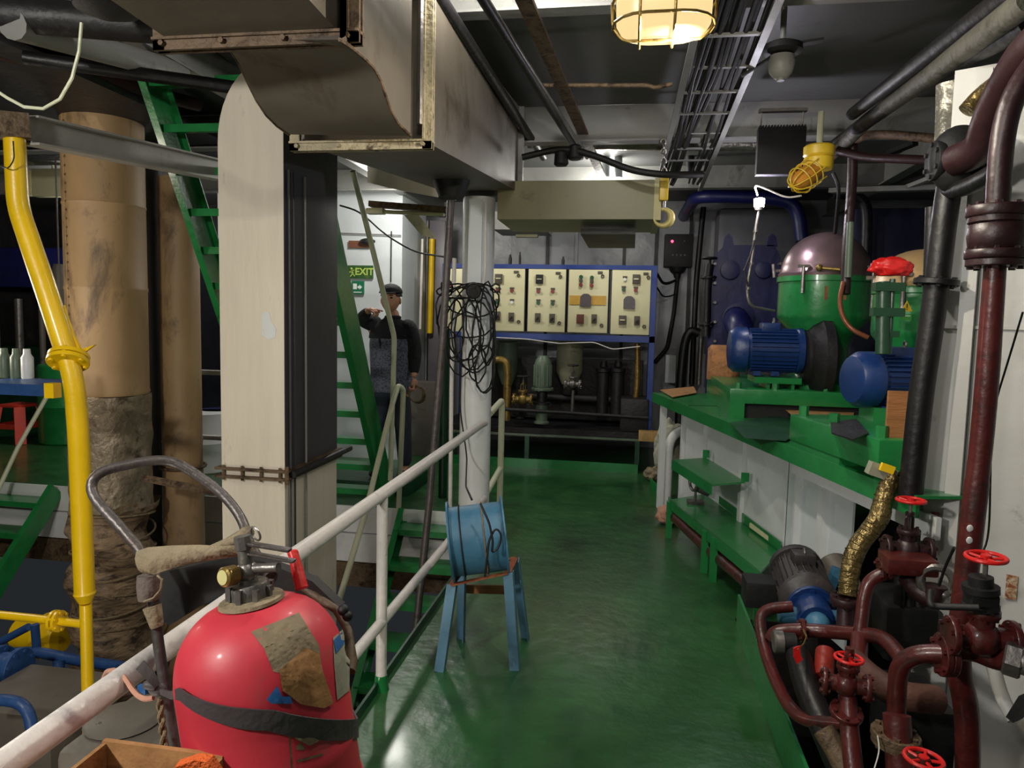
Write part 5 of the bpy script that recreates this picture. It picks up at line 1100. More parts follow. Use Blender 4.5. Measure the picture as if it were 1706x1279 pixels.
# ================================================================== PLATFORM WITH PURIFIERS
zp = 1.03; PF = V((.265, 6.55, 0)); PN = V((1.10, 2.93, 0)); dP = (PN-PF).normalized(); nP = V((-dP.y, dP.x, 0))
if nP.x < 0: nP = -nP     # nP points starboard (into the platform)
Lp = (PN-PF).length
def PL(s_, n_, z): return PF+dP*s_+nP*n_+V((0, 0, z))
t = T('machinery_platform', 'raised platform with green top and white panelled front carrying the purifiers', 'platform', PF)
rotP = Matrix((dP, nP, V((0, 0, 1)))).transposed()
def pbox(s0, s1, n0, n1, z0, z1, bev=0, mb=None): return (mb or MB()).box(PL((s0+s1)/2, (n0+n1)/2, (z0+z1)/2), (s1-s0, n1-n0, z1-z0), rotP, bev)
pbox(-.12, Lp+.05, -.03, .34, zp-.012, zp).to('top_plate', M_green, t)
pbox(-.12, Lp+.05, .345, 1.4, zp-.012, zp-.002).to('top_plate', M_green, t); pbox(-.12, Lp+.05, 1.405, 3.0, zp-.012, zp).to('top_plate', M_green, t)
pbox(-.12, Lp+.05, -.035, -.02, zp-.085, zp).to('lip', M_green, t)
def SP(px, py, n_=.2):
    d_ = ray(px, py); o_ = CAMP-PF; k_ = (n_-o_.dot(nP))/d_.dot(nP); return (CAMP+d_*k_-PF).dot(dP)
def slope_panel(s0, s1, z0, off=0, th=.012, m=M_white, nm='front_panel', ztop=None):
    zt_ = zp-.084 if ztop is None else ztop
    def nn(z): return .2-off
    return MB().prism([PL(s0, nn(zt_), zt_), PL(s1, nn(zt_), zt_), PL(s1, nn(z0), z0), PL(s0, nn(z0), z0)], nP*th).to(nm, m, t)
bs = [SP(1140, 740), SP(1240, 790), SP(1309, 840), SP(1331, 850), SP(1373, 870), SP(1416, 890)]
slope_panel(.0, .05, .0, .19, .05, M_white, 'corner_post'); slope_panel(.05, bs[0], .0, -.12, .01, M_bilge, 'dark_opening')
slope_panel(bs[4]-.1, Lp+.05, zp-.17, .15, .02, M_white, 'top_rail')
for i in range(5):
    slope_panel(bs[i]+.004, bs[i+1]-.004, .02, [0, .004, -.008, -.006, -.010][i], .012, [M_white, M_white, M_wallw, M_wallw, M_wallw][i])
for q_, wd in ((bs[0], .05), (bs[1], .05), ((bs[0]*.6+bs[1]*.4), .05), (bs[3], .02), (bs[4], .05)): slope_panel(q_-wd/2, q_+wd/2, .0, .03, .05, M_white, 'stile')
pbox(bs[5]+.0, 3.7, .35, .36, -.6, zp-.15).to('back_panel', M_bilge, t); pbox(bs[4]-.3, bs[5], .25, .26, -.62, .0).to('lower_panel', M_bilge, t)
# loose plate seams on top
for s_ in (.9, 1.9, 2.7): pbox(s_, s_+.01, -.02, .34, zp, zp+.004).to('plate_edge', M_dgreen, t)
# shelf step, bench
zsh = W(1140, 770, 5.3)
def quad_slab(pts, th, name, m, par): return MB().prism([V(p) for p in pts], (0, 0, -th)).to(name, m, par)
zs = .62
t = T('small_step', 'small green shelf step high on the white platform front', 'step', G(1180, 790, zs))
p1, p2, p3, p4 = G(1120, 766, zs), G(1186, 807, zs), G(1241, 802, zs), G(1176, 762, zs)
MB().prism([p1, p2, p3, p4], (0, 0, -.012)).to('tread', M_green, t); MB().bar(p1-V((0, 0, .035)), p2-V((0, 0, .035)), .008, .07).to('front_lip', M_green, t)
MB().box(p4+V((0, 0, .03)), (.05, .015, .06)).to('lug', M_green, t); MB().box(p3+V((0, 0, .03)), (.05, .015, .06)).to('lug', M_green, t)
zb_ = .30
t = T('green_bench', 'long low green steel bench step along the platform foot', 'bench', G(1190, 950, 0))
q1, q2, q3, q4 = G(1116, 832, zb_), G(1266, 953, zb_), G(1300, 920, zb_)+V((.0, 0, 0)), G(1176, 822, zb_)
MB().prism([q1, q2, q3, q4], (0, 0, -.014)).to('seat_plate', M_green, t)
MB().bar(q1-V((0, 0, .035)), q2-V((0, 0, .035)), .008, .07).to('front_lip', M_green, t); MB().bar(q4+V((0, 0, .035)), q3+V((0, 0, .035)), .008, .06).to('back_lip', M_green, t)
for a in (q1, (q1*.52+q2*.48), (q1*.42+q2*.58), q2):
    MB().bar(V((a.x, a.y, 0)), V((a.x, a.y, zb_-.014)), .045, .045, up=(0, 1, 0)).to('leg', M_green, t)
MB().bar(V((q3.x, q3.y, 0)), V((q3.x, q3.y, zb_-.02)), .04, .04, up=(0, 1, 0)).to('leg', M_green, t)
MB().tube([q1+V((.02, .1, -.13)), q1.lerp(q2, .3)+V((.03, .08, -.15)), q1.lerp(q2, .62)+V((.03, .06, -.15)), q2+V((.04, .0, -.14))], .045, 12, .2).one('red_pipe', M_maroon, 'oxide red pipe lying under the green bench', 'pipe')
MB().tube([G(1110, 843, 0)+V((0, 0, .02)), G(1110, 843, 0)+V((0, 0, .62)), G(1110, 843, 0)+V((.12, .08, .70)), G(1110, 843, 0)+V((.30, .10, .70))], .042, 14, .12).one('white_vent_pipe', M_white, 'white bent pipe standing at the far end of the bench', 'pipe')
c = G(1158, 838, zb_)
t = T('steel_clamp', 'small steel pulley clamp standing on the far end of the green bench', 'clamp', c)
MB().torus(c+V((-.02, 0, .16)), (1, .4, 0), .06, .012, 20, 8).to('pulley', M_steel, t); MB().cyl(c, c+V((0, 0, .1)), .01, n=8).to('stem', M_steel, t); MB().box(c+V((0, 0, .01)), (.12, .10, .02)).to('foot', M_dsteel, t); MB().cyl(c+V((0, 0, .12)), c+V((.10, .02, .08)), .028, n=12).to('roller', M_steel, t)
def rag(name, c, r, sc, m, lb, seed):
    b = MB(); bmesh.ops.create_icosphere(b.bm, subdivisions=4, radius=r); 
    from mathutils import noise as nz
    for v in b.bm.verts:
        d_ = v.co.normalized(); k_ = 1+.35*nz.noise(d_*2.2+V((seed, 0, 0)))+.16*abs(nz.noise(d_*6+V((0, seed, 0)))); v.co = V((d_.x*sc[0], d_.y*sc[1], d_.z*sc[2]))*r*k_+V(c)
        if v.co.z < c[2]-r*sc[2]*.8: v.co.z = c[2]-r*sc[2]*.8
    return b.one(name, m, lb, 'cloth', ang=80)
rag('cloth_bundle', G(1102, 800, .18)+V((.06, .1, .3)), .17, (.8, .9, 1.35), M_rag, 'crumpled whitish sack stuffed beside the platform end', 2)
rag('rag', G(1112, 872, 0)+V((0, 0, .065)), .085, (1.1, 1, .9), M_pink, 'crumpled pinkish rag on the floor by the bench leg', 5)
rag('rag', G(1085, 800, 0)+V((.02, 0, .07)), .09, (1, 1.2, .8), M_leather, 'dark dirty rag on the floor at the far platform corner', 8)
MB().bar(G(1083, 812, 0)+V((0, 0, .05)), G(1118, 850, 0)+V((0, 0, .05)), .01, .10).one('floor_curb', M_green, 'short green curb plate at the platform corner', 'curb')
for i, (x, y) in enumerate(((1215, 838), (1265, 888))): MB().box(G(x, y, .33)+V((.05, .05, 0)), (.10, .30, .03), Matrix.Rotation(.23, 3, 'Z')).one('wood_batten', M_panel, ['pale flat batten behind the bench, farther one', 'pale flat batten behind the bench, nearer one'][i], 'batten')
# ---------------- bases and purifiers
def motor(name, lb, c, ax, R, L, m, fan_r=1.0, n=30):
    c = V(c); a = V(ax).normalized(); t = T(name, lb, 'motor', c-V((0, 0, R)))
    MB().lathe(c-a*L/2, a, [(R*.5, -.0), (R*.85, .01), (R*1.03, .045), (R*1.04, L*.24)], 30).to('fan_cover', m, t)
    b = MB().cyl(c-a*L*.26, c+a*L*.42, R*.88, n=28); _, u, v = basis(a)
    for i in range(n):
        an = 2*pi*i/n; dd = u*cos(an)+v*sin(an); b.box(c+a*L*.09+dd*R*.92, (L*.6, R*.14, R*.035), Matrix((a, dd, a.cross(dd))).transposed())
    rb = b.to('ribbed_body', m, t)
    MB().lathe(c+a*L*.40, a, [(R*.95, 0), (R*1.02, .01), (R*1.02, .04), (R*.7, .07), (R*.4, .09)], 28).to('end_shield', m, t)
    MB().box(c+V((0, 0, 0))+a*L*.05+(V((0, 0, 1)) if abs(a.z) < .5 else V((-1, 0, 0)))*R*1.0, (R*.8, R*.8, R*.45), None, .008).to('terminal_box', m, rb)
    MB().torus(c+a*L*.1+V((0, 0, R*1.28)), (1, 0, 0), R*.14, R*.04, 14, 6).to('lifting_eye', M_steel, rb)
    for s_ in (-1, 1): MB().box(c+a*L*.12*s_-V((0, 0, R*1.02)), (.05, R*1.3, R*.2)).to('foot', m, t)
    return t
def purifier(lb, c, zb0, R, ztop, dome_h, bron, extra=True):
    c = V((c[0], c[1], 0)); t = T('oil_purifier', lb, 'purifier', (c.x, c.y, zb0)); h = ztop-zb0
    MB().lathe(c+V((0, 0, zb0)), (0, 0, 1), [(R*.95, 0), (R*.98, .04), (R*.62, .09), (R*.58, h*.35), (R*.66, h*.48), (R*.98, h*.62), (R*1.0, h*.66), (R*1.0, h-.04), (R*1.04, h-.035), (R*1.04, h)], 40).to('frame_body', M_green, t)
    pr = [(R*1.02, 0), (R*1.03, .02), (R*.98, .035)]+[(R*.96*cos(a_), .035+dome_h*sin(a_)) for a_ in [i*pi/2/9 for i in range(1, 9)]]+[(.02, .035+dome_h)]
    MB().lathe(c+V((0, 0, ztop)), (0, 0, 1), pr, 40).to('hood', bron, t)
    for k_ in range(4):
        a_ = k_*pi/2+.9; p = c+V((cos(a_)*R*1.06, sin(a_)*R*1.06, ztop)); MB().cyl(p-V((0, 0, .12)), p+V((0, 0, .06)), .012, n=8).box(p+V((0, 0, .06)), (.08, .02, .02)).to('clamp_bolt', M_steel, t)
    b = MB()
    for k_ in range(6): a_ = k_*pi/3; b.cyl(c+V((cos(a_)*R*.85, sin(a_)*R*.85, zb0+.02)), c+V((cos(a_)*R*.85, sin(a_)*R*.85, zb0+.08)), .018, n=6)
    b.to('foot_bolts', M_green, t); return t
# base 1
zb1 = 1.17
t = T('purifier_base', 'green welded steel base under the far purifier and its motor', 'base', G(1213, 693, zp))
a0 = G(1168, 668, zp); a1 = G(1214, 696, zp); a2 = G(1365, 688, zp)
B1 = (a1.x, a1.y)
MB().bx(a1.x, a1.x+1.25, a1.y, a1.y+1.5, zp+.10, zb1+.06, .01).to('deck_frame', M_green, t)
MB().bx(a1.x, a1.x+.1, a1.y, a1.y+1.5, zp, zp+.11).to('end_frame', M_green, t); MB().bx(a1.x+1.1, a1.x+1.25, a1.y, a1.y+.9, zp, zp+.11).to('end_frame', M_green, t)
MB().bx(a1.x+.11, a1.x+1.09, a1.y+.05, a1.y+.07, zp+.0, zp+.1).to('dark_recess', M_black, t)
zt1 = zb1+.06
for x in (.06, .3, .62, .9, 1.15): MB().cyl((a1.x+x, a1.y+.05, zt1), (a1.x+x, a1.y+.05, zt1+.04), .022, n=6).to('bolt', M_green, t)
c1 = W(1374, 470, a1.y+.42); R1 = 71*(a1.y+.2)/F
purifier('far green purifier with bronze domed hood and nameplate', (c1.x, a1.y+.42), zt1, R1, W(1374, 459, a1.y+.2).z, W(1374, 388, a1.y+.42).z-W(1374, 459, a1.y+.2).z-.03, M_bronze)
mc = W(1274, 583, a1.y+.25)
motor('electric_motor', 'blue ribbed electric motor lying left of the far purifier', (mc.x, a1.y+.25, mc.z), (1, 0, 0), .155, .50, M_blue)
t = T('motor_bracket', 'green bolted pedestal under the far blue motor', 'bracket', (mc.x+.03, a1.y+.25, zt1))
MB().bx(mc.x-.08, mc.x+.22, a1.y+.08, a1.y+.42, mc.z-.22, mc.z-.18).to('top_plate', M_green, t); MB().bx(mc.x+.0, mc.x+.02, a1.y+.1, a1.y+.4, zt1, mc.z-.22).bx(mc.x+.16, mc.x+.18, a1.y+.1, a1.y+.4, zt1, mc.z-.22).bx(mc.x+.0, mc.x+.18, a1.y+.24, a1.y+.26, zt1, mc.z-.22).to('web', M_green, t)
cx_ = W(1352, 598, a1.y+.22)
MB().lathe(V((cx_.x-.06, a1.y+.25, cx_.z)), (1, 0, 0), [(.17, 0), (.2, .01), (.2, .03), (.24, .05), (.29, .10), (.29, .16), (.2, .2)], 32).one('coupling_housing', M_dark, 'dark round coupling housing between the far blue motor and purifier', 'housing')
# nameplate, lubricator handle
q = c1+V((0, 0, 0)); MB().box(W(1392, 488, a1.y+.42-R1*.97), (.14, .01, .09)).one('nameplate', mat('copper_plate', (150, 100, 70), .45, .4, .3, 20), 'small copper nameplate on the far purifier body', 'plate')
MB().cyl(W(1366, 446, a1.y+.1), W(1400, 449, a1.y+.05), .012, n=10).sph(W(1365, 446, a1.y+.1), .024, u=10, v=8).one('hood_clamp', M_brass, 'brass clamp handle on the bronze hood rim', 'clamp')
pipe('feed_pipe', [W(1421, 240, 4.9), W(1420, 300, 4.9), W(1412, 400, 4.85), W(1408, 490, 4.8)], .03, M_maroond, 'brown vertical pipe dropping in front of the far purifier hood', bend=.1)
pipe('feed_pipe', [W(1417, 370, 4.78), W(1413, 462, 4.78)], .022, M_teal, 'grey-green vertical pipe in front of the far purifier')
pipe('copper_hose', [W(1405, 470, 4.75), W(1398, 500, 4.7), W(1404, 530, 4.65), W(1420, 550, 4.6), W(1446, 562, 4.6)], .014, mat('copper_hose', (140, 82, 56), .4, .3, .2, 10), 'copper coloured hose hanging in front of the far purifier', 'hose', bend=.08)
pipe('crossing_pipe', [W(1395, 250, 4.9), W(1440, 262, 4.8), W(1570, 268, 4.4)], .026, M_maroond, 'brown pipe crossing horizontally toward the black valve at right', bend=.1)
pipe('arched_pipe', [W(1385, 262, 5.4), W(1430, 228, 5.3), W(1465, 222, 5.2), W(1570, 232, 4.9)], .028, M_rust, 'arched rusty pipe above the crossing brown pipe', bend=.3)
# base 2
a2 = G(1330, 772, zp); zb2 = 1.18
t = T('purifier_base', 'green welded steel base under the near purifier', 'base', a2)
q1 = G(1405, 815, zp)
pA = G(1324, 743, zp)-PF; pB = G(1425, 792, zp)-PF; sA, nA_, sB, nB_ = pA.dot(dP), pA.dot(nP), pB.dot(dP), pB.dot(nP)
n0_ = (nA_+nB_)/2; hB = .17
pbox(sA, sB+.1, n0_, n0_+.8, zp+.035, zp+hB, .01).to('deck_frame', M_green, t)
pbox(sA, sA+.5, n0_+.01, n0_+.75, zp, zp+.034).to('leg_frame', M_green, t)
for s_, n_ in ((sA+.05, n0_+.05), (sB+.03, n0_+.05), (sA+.05, n0_+.7), ((sA+sB)/2, n0_+.05)): p = PL(s_, n_, zp+hB); MB().cyl(p, p+V((0, 0, .05)), .024, n=6).to('bolt', M_green, t)
Y2 = 3.95; cc2 = W(1540, 470, Y2+.25); R2 = 70*Y2/F
purifier('near green purifier half hidden behind the black pipes, tan hood', (cc2.x, Y2+.3), 1.19, R2, W(1540, 474, Y2).z, .17, mat('tan_hood', (196, 164, 116), .4, .35, .25, 3, .1, 12, dirt=(120, 92, 60), damt=.3))
mc2 = W(1441, 634, 3.72); 
motor('electric_motor', 'blue electric motor with round fan cover, nearest the plywood board', (mc2.x+.17, 3.84, mc2.z-.0), (.95, .25, 0), .135, .46, M_blue)
MB().bx(mc2.x+.05, mc2.x+.3, 3.72, 3.95, 1.19, mc2.z-.13).one('motor_bracket', M_green, 'green pedestal under the near blue motor', 'bracket')
rag('red_glove', W(1484, 446, 3.75), .06, (1.5, .8, .8), M_redb, 'red rag hanging on the near purifier hood clamp', 3)
MB().cyl(W(1472, 470, 3.7), W(1470, 590, 3.66), .032, n=14).cyl(W(1487, 465, 3.7), W(1480, 590, 3.66), .014, n=8).box(W(1480, 478, 3.69), (.13, .06, .04)).box(W(1478, 520, 3.68), (.14, .06, .04)).box(W(1477, 556, 3.68), (.10, .05, .03)).one('feed_column', M_dgreen, 'dark green vertical feed column left of the near purifier', 'pipe')
# warning sticker
q = W(1511, 514, Y2-.01)
t = T('warning_sticker', 'yellow triangle warning sticker on the near purifier body', 'sticker', q)
p_ = W(1511, 510, Y2-.04); s_ = .028
MB().prism([p_+V((-s_, 0, -s_*.9)), p_+V((s_, 0, -s_*.9)), p_+V((0, 0, s_*.95))], (0, .004, 0)).to('triangle', mat('sign_yellow', (236, 196, 20), .5, 0, .05, 5, 0), t)
MB().bar(p_+V((0, -.001, .012)), p_+V((0, -.001, -.008)), .004, .002, up=(0, 1, 0)).box(p_+V((0, -.001, -.016)), (.004, .002, .004)).to('exclamation_mark', M_black, t)
MB().box(p_+V((0, .003, -.055)), (.05, .003, .03)).to('text_field', mat('lime_field', (60, 150, 60), .5, 0, .05, 5, 0), t)
MB().box(p_+V((0, .001, -.048)), (.04, .002, .004)).to('text_line', M_wletter, t)
# boards and cardboard on the platform
MB().bx(W(1478, 700, 3.2).x, W(1478, 700, 3.2).x+.34, 3.2, 3.22, W(1480, 790, 3.2).z, W(1480, 651, 3.2).z).one('plywood_board', M_wood, 'upright plywood board standing beside the near blue motor', 'board')
def card(pts, z, m, lb):
    return MB().prism([G(x, y, z) for x, y in pts], (0, 0, .006)).noise(.006, 9).one('cardboard_sheet', m, lb, 'cardboard')
card([(1300, 676), (1370, 674), (1425, 684), (1420, 698), (1372, 702), (1320, 692)], zp+.06, M_card, 'torn cardboard sheet lying between the two purifier bases')
card([(1385, 705), (1425, 700), (1448, 722), (1420, 735), (1385, 722)], zp+hB+.004, M_dark, 'dark oily rag sheet on the near purifier base')
card([(1215, 705), (1320, 690), (1360, 708), (1310, 735), (1240, 730)], zp+.008, M_dgreen, 'dark oil-stained mat on the green platform top')
card([(1100, 650), (1155, 645), (1160, 655), (1120, 662)], zp+.01, M_card, 'brown cardboard strip at the far end of the platform')
# navy heat exchanger
Yh = 7.4
def HP(px, py): return W(px, py, Yh)
t = T('heat_exchanger', 'tall navy blue plate heat exchanger with two lifting lugs', 'heat exchanger', HP(1240, 600))
out = [(1178, 590), (1180, 520), (1186, 470), (1196, 420), (1208, 408), (1290, 408), (1300, 425), (1302, 470), (1302, 590)]
MB().prism([HP(*p) for p in out], (0, .06, 0)).to('front_plate', M_navy, t)
for px in (1188, 1296): p = HP(px, 588); MB().bx(p.x-.05, p.x+.05, Yh, Yh+.1, 0, p.z+.02).to('foot', M_navy, t)
MB().prism([HP(x+(4 if x < 1240 else -4), y+3)+V((0, .1, 0)) for x, y in out], (0, .5, 0)).to('plate_pack', M_dark, t)
for px in (1214, 1287): MB().prism([HP(px-9, 410), HP(px+9, 410), HP(px+6, 394), HP(px, 389), HP(px-6, 394)], (0, .04, 0)).to('lifting_lug', M_navy, t)
for px, py, r_ in ((1215, 450, .09), (1228, 530, .15), (1270, 450, .08)): MB().lathe(HP(px, py), (0, -1, 0), [(r_*.6, -.02), (r_*.6, .05), (r_, .05), (r_, .08), (r_*.5, .085)], 22).to('port_flange', M_navy, t)
for i in range(5):
    for s_ in (0, 1): p = HP(1190 if not s_ else 1298, 440+i*32); MB().cyl(p-V((0, .07, 0)), p+V((0, .5, 0)), .014, n=8).to('tie_bolt', M_steel, t)
pipe('navy_elbow', [W(1225, 530, 7.36), W(1232, 540, 7.0), W(1240, 580, 7.0)], .12, M_navy, 'navy pipe elbow in front of the heat exchanger behind the far motor', bend=.15)
q = W(1206, 635, 6.6); 
MB().lathe(W(1204, 632, 6.3), (0, 0, 1), [(.13, 0), (.135, .02), (.13, .26), (.11, .29)], 22).noise(.006, 20).one('lagged_pipe_stub', mat('straw_lagging', (170, 116, 70), .7, 0, .4, 10, .6, 30, dirt=(110, 66, 40), damt=.4, dscale=12), 'tan fibre-wrapped pipe stub left of the far blue motor', 'pipe')
t = T('small_valve', 'thin-stemmed valve with small black handwheel left of the navy heat exchanger', 'valve', W(1183, 480, 7.3))
MB().cyl(W(1183, 480, 7.3), W(1183, 430, 7.3), .012, n=8).to('stem', M_black, t); handwheel(MB(), W(1182, 430, 7.3), (0, 0, 1), .07, .01).to('handwheel', M_black, t)
pipe('valve_riser', [W(1182, 440, 7.3), W(1178, 470, 7.3), W(1176, 560, 7.3)], .045, M_bpipe, 'black valve riser pipe left of the navy heat exchanger', flanges=[(W(1180, 462, 7.3), (0, 0, 1)), (W(1176, 540, 7.3), (0, 0, 1))])
MB().cyl(W(1290, 462, 5.5), W(1288, 440, 5.5), .012, n=8).one('wing_bolt', M_steel, 'steel clamp bolt left of the bronze hood', 'bolt')
# navy equipment at the back right
MB().bx(W(1455, 400, 7.0).x, W(1580, 400, 7.6).x, 7.6, 8.1, 0, W(1500, 345, 7.6).z, .06).one('navy_cabinet', mat('navy_cabinet_paint', (40, 42, 66), .4, 0, .2, 3, .1), 'rounded navy cabinet at the back right behind the near purifier', 'cabinet')
MB().bx(W(1195, 400, 9.2).x, W(1330, 400, 9.2).x, 9.2, 9.6, 0, W(1250, 345, 9.2).z, .08).one('back_cabinet', mat('grey_cabinet_paint', (104, 104, 112), .4, 0, .2, 3, .1), 'grey cabinet with rounded corners behind the navy heat exchanger', 'cabinet')
pipe('dark_header', [W(1155, 326, 8.2)+V((0, 1.52, 0)), W(1160, 326, 8.2), W(1300, 330, 8.2), W(1330, 345, 8.2), W(1336, 400, 8.2)], .07, M_navy, 'dark blue header pipe along the top behind the work light', bend=.25)
pipe('dark_header', [W(1390, 322, 7.2), W(1430, 325, 7.2), W(1446, 345, 7.2), W(1442, 440, 7.2)], .05, M_bpipe, 'black bent pipe behind the brown feed pipe', bend=.2)
MB().bar(W(1385, 318, 6.8), W(1580, 312, 6.2), .10, .04).one('angle_beam', M_beam, 'grey angle beam below the crossing pipes at the upper right', 'beam')
MB().bar(W(1510, 312, 6.4), W(1572, 288, 5.9), .04, .03).one('brace_bar', M_ibeam, 'pale diagonal brace bar at the upper right', 'beam')
MB().bar(W(1480, 256, 6.0), W(1525, 238, 5.8), .06, .03).one('dark_brace', M_bpipe, 'dark short brace under the arched rusty pipe', 'beam')
# ================================================================== RIGHT SIDE PIPES
pipe('black_pipe', [W(1592, 255, 2.93), W(1577, 335, 2.93), W(1555, 520, 2.93), W(1535, 650, 2.93), W(1516, 830, 2.93)], .044, M_bpipe, 'thick black vertical pipe standing before the tank wall corner', bend=.1, flanges=[(W(1560, 470, 2.93), (.08, 0, 1))])
pipe('black_pipe', [W(1552, 345, 3.05), W(1545, 560, 3.05), W(1530, 740, 3.05)], .022, M_bpipe, 'thinner black pipe close left of the thick one')
pipe('lagged_pipe', [W(1585, 140, 3.2), W(1584, 190, 3.2), W(1580, 290, 3.1)], .055, M_silver, 'short silvery lagged vertical pipe at the upper right', bend=.02)
pipe('upper_lagged_pipe', [W(1396, 250, 5.0), W(1440, 205, 4.6), W(1560, 118, 3.3), W(1720, -5, 2.4)], .042, M_dullpipe, 'long lagged pipe slanting up to the top right corner', bend=.1)
pipe('upper_dark_pipe', [W(1365, 262, 5.2), W(1420, 220, 4.8), W(1530, 140, 3.6), W(1720, 35, 2.6)], .04, M_dark, 'long dark pipe slanting up beside the lagged one', bend=.1)
pipe('upper_lagged_pipe', [W(1610, 185, 2.9), W(1632, 160, 2.9), W(1665, 135, 2.8)], .03, M_foil, 'short gold-wrapped pipe at the upper right', bend=.05)
pipe('maroon_overhead_pipe', [W(1590, 268, 2.8), W(1636, 250, 2.7), W(1652, 190, 2.6), W(1700, 100, 2.4), W(1740, 60, 2.3)], .055, M_maroond, 'thick dark maroon pipe curving from the black valve to the upper right', bend=.25)
pipe('black_elbow_pipe', [W(1580, 290, 2.9), W(1580, 320, 2.9), W(1620, 308, 2.7), W(1664, 284, 2.5)], .03, M_bpipe, 'black pipe elbow under the black valve at upper right', bend=.08)
pipe('upper_dark_pipe', [W(1420, 190, 4.6), W(1530, 105, 3.4), W(1640, 20, 2.8), W(1760, -70, 2.4)], .035, M_dark, 'dark pipe under the deckhead above the lagged pipe at the upper right', bend=.1)
pipe('upper_dark_pipe', [W(1590, 200, 3.3), W(1706, 120, 2.9), W(1800, 60, 2.6)], .05, M_dark, 'dark thick pipe behind the maroon pipe at the upper right', bend=.1)
t = T('black_valve_body', 'bulky black valve at the upper right where the pipes meet', 'valve', W(1598, 270, 2.8))
MB().sph(W(1598, 266, 2.85), .10, (1, .8, 1.2), 18, 12).to('body', M_black, t); MB().flange(W(1560, 268, 2.85), (1, 0, 0), .07, .03, 6).to('flange', M_black, t); MB().flange(W(1622, 262, 2.8), (1, .1, .3), .08, .03, 6).to('flange', M_black, t)
# main oxide red pipe
Yr = 2.25
t = T('main_red_pipe', 'tall oxide red pipe with a big bolted coupling in front of the tank wall', 'pipe', W(1612, 1300, Yr))
MB().tube([W(1760, 60, Yr), W(1690, 150, Yr), W(1668, 230, Yr), W(1662, 350, Yr)], .031, 18, .12).to('upper_bend', M_maroond, t)
MB().flange(W(1662, 352, Yr), (0, 0, 1), .078, .03, 8).flange(W(1661, 366, Yr), (0, 0, 1), .072, .02, 8).to('upper_flange', M_maroond, t)
MB().lathe(W(1660, 412, Yr), (-.02, 0, 1), [(.05, -.02), (.07, 0), (.075, .03), (.072, .06), (.05, .085)], 24).to('coupling', M_maroond, t)
MB().flange(W(1659, 424, Yr), (0, 0, 1), .078, .025, 8).flange(W(1658, 438, Yr), (0, 0, 1), .074, .02, 8).to('lower_flange', M_maroond, t)
MB().tube([W(1658, 440, Yr), W(1640, 700, Yr), W(1616, 900, Yr), W(1597, 1080, Yr)], [.028, .030, .032, .033], 20, .2).to('long_pipe', M_maroon, t)
MB().tube([W(1597, 1060, Yr), W(1596, 1120, Yr), W(1612, 1180, Yr), W(1612, 1320, Yr)], .034, 18, .1).to('lower_bend', M_maroon, t)
for px, py in ((1612, 880), (1611, 900)): MB().sph(W(px+4, py, Yr-.031), .009, (1, .3, 1.2), 10, 6).to('paint_spot', M_white, t, 'white paint spot')
M_maroon2 = M_maroon
t = valve('red_wheel_valve', 'black-bonneted valve with bright red handwheel before the main red pipe', W(1635, 1062, 2.08), (-.03, -.02, 1), (1, 0, .0), .85, M_maroon, M_redb, stem=1.5, R=.047)
pipe('cross_pipe', [W(1572, 1082, 2.12), W(1620, 1078, 2.12), W(1660, 1096, 2.1), W(1690, 1098, 2.05)], .034, M_maroon, 'red cross pipe from the main red pipe to the steel union at the right edge', flanges=[(W(1570, 1090, 2.12), (1, 0, 0)), (W(1582, 1090, 2.12), (1, 0, 0))], bend=.05)
t = T('steel_union', 'bare steel union nut at the right edge', 'fitting', W(1690, 1098, 2.05)); MB().cyl(W(1672, 1092, 2.05), W(1704, 1102, 2.03), .048, n=6, bev=.005).cyl(W(1700, 1100, 2.03), W(1730, 1110, 2.0), .035, n=12).to('nut', M_steel, t)
MB().box(W(1634, 1000, 2.06), (.07, .06, .05), None, .008).cyl(W(1634, 985, 2.06), W(1634, 975, 2.06), .045, n=18).cyl(W(1634, 1012, 2.06), W(1634, 1006, 2.06), .045, n=18).cyl(W(1634, 1010, 2.06), W(1634, 960, 2.06), .03, n=16).one('valve_bonnet_block', M_black, 'black bonnet block under the right red handwheel', 'fitting')
pipe('drain_hose', [W(1632, 1012, 2.0), W(1560, 1010, 2.05), W(1549, 1008, 2.05), W(1551, 985, 2.1)], .009, M_black, 'thin black lever rod left of the right red handwheel valve', 'rod', bend=.02)
pipe('elbow_pipe', [W(1575, 1089, 2.12), W(1530, 1088, 2.15), W(1498, 1105, 2.18), W(1494, 1150, 2.2), W(1492, 1290, 2.2)], .026, M_maroon, 'red elbow pipe left of the main red pipe', bend=.09)
# wall stains/bolts on the tank wall
for i, (px, py) in enumerate(((1553, 872), (1684, 980))):
    pass
# left valve group near the black pipe
valve('red_wheel_valve', 'dark valve with red handwheel at the foot of the thick black pipe', W(1512, 915, 2.8), (0, 0, 1), (1, 0, 0), .8, M_maroond, M_redb, stem=.8, R=.047)
MB().box(W(1512, 938, 2.72), (.17, .12, .06), None, .012).one('flange_block', M_maroon, 'square red flange block under the valve at the foot of the black pipe', 'fitting')
pipe('curved_red_pipe', [W(1512, 960, 2.75), W(1530, 985, 2.7), W(1556, 1000, 2.66), W(1560, 975, 2.66)], .035, M_maroond, 'dark red curved pipe beneath the square flange block', bend=.06)
MB().torus(W(1560, 968, 2.66), (.3, 1, 0), .05, .014, 22, 8).sph(W(1572, 990, 2.64), .018, u=8, v=6).one('steel_ring_clamp', M_steel, 'bare steel ring clamp hanging on the tank wall', 'clamp')
pipe('thin_line', [W(1590, 912, 2.4), W(1574, 945, 2.5), W(1565, 975, 2.6)], .005, M_black, 'thin black line leading up to the main red pipe', 'wire', n=6)
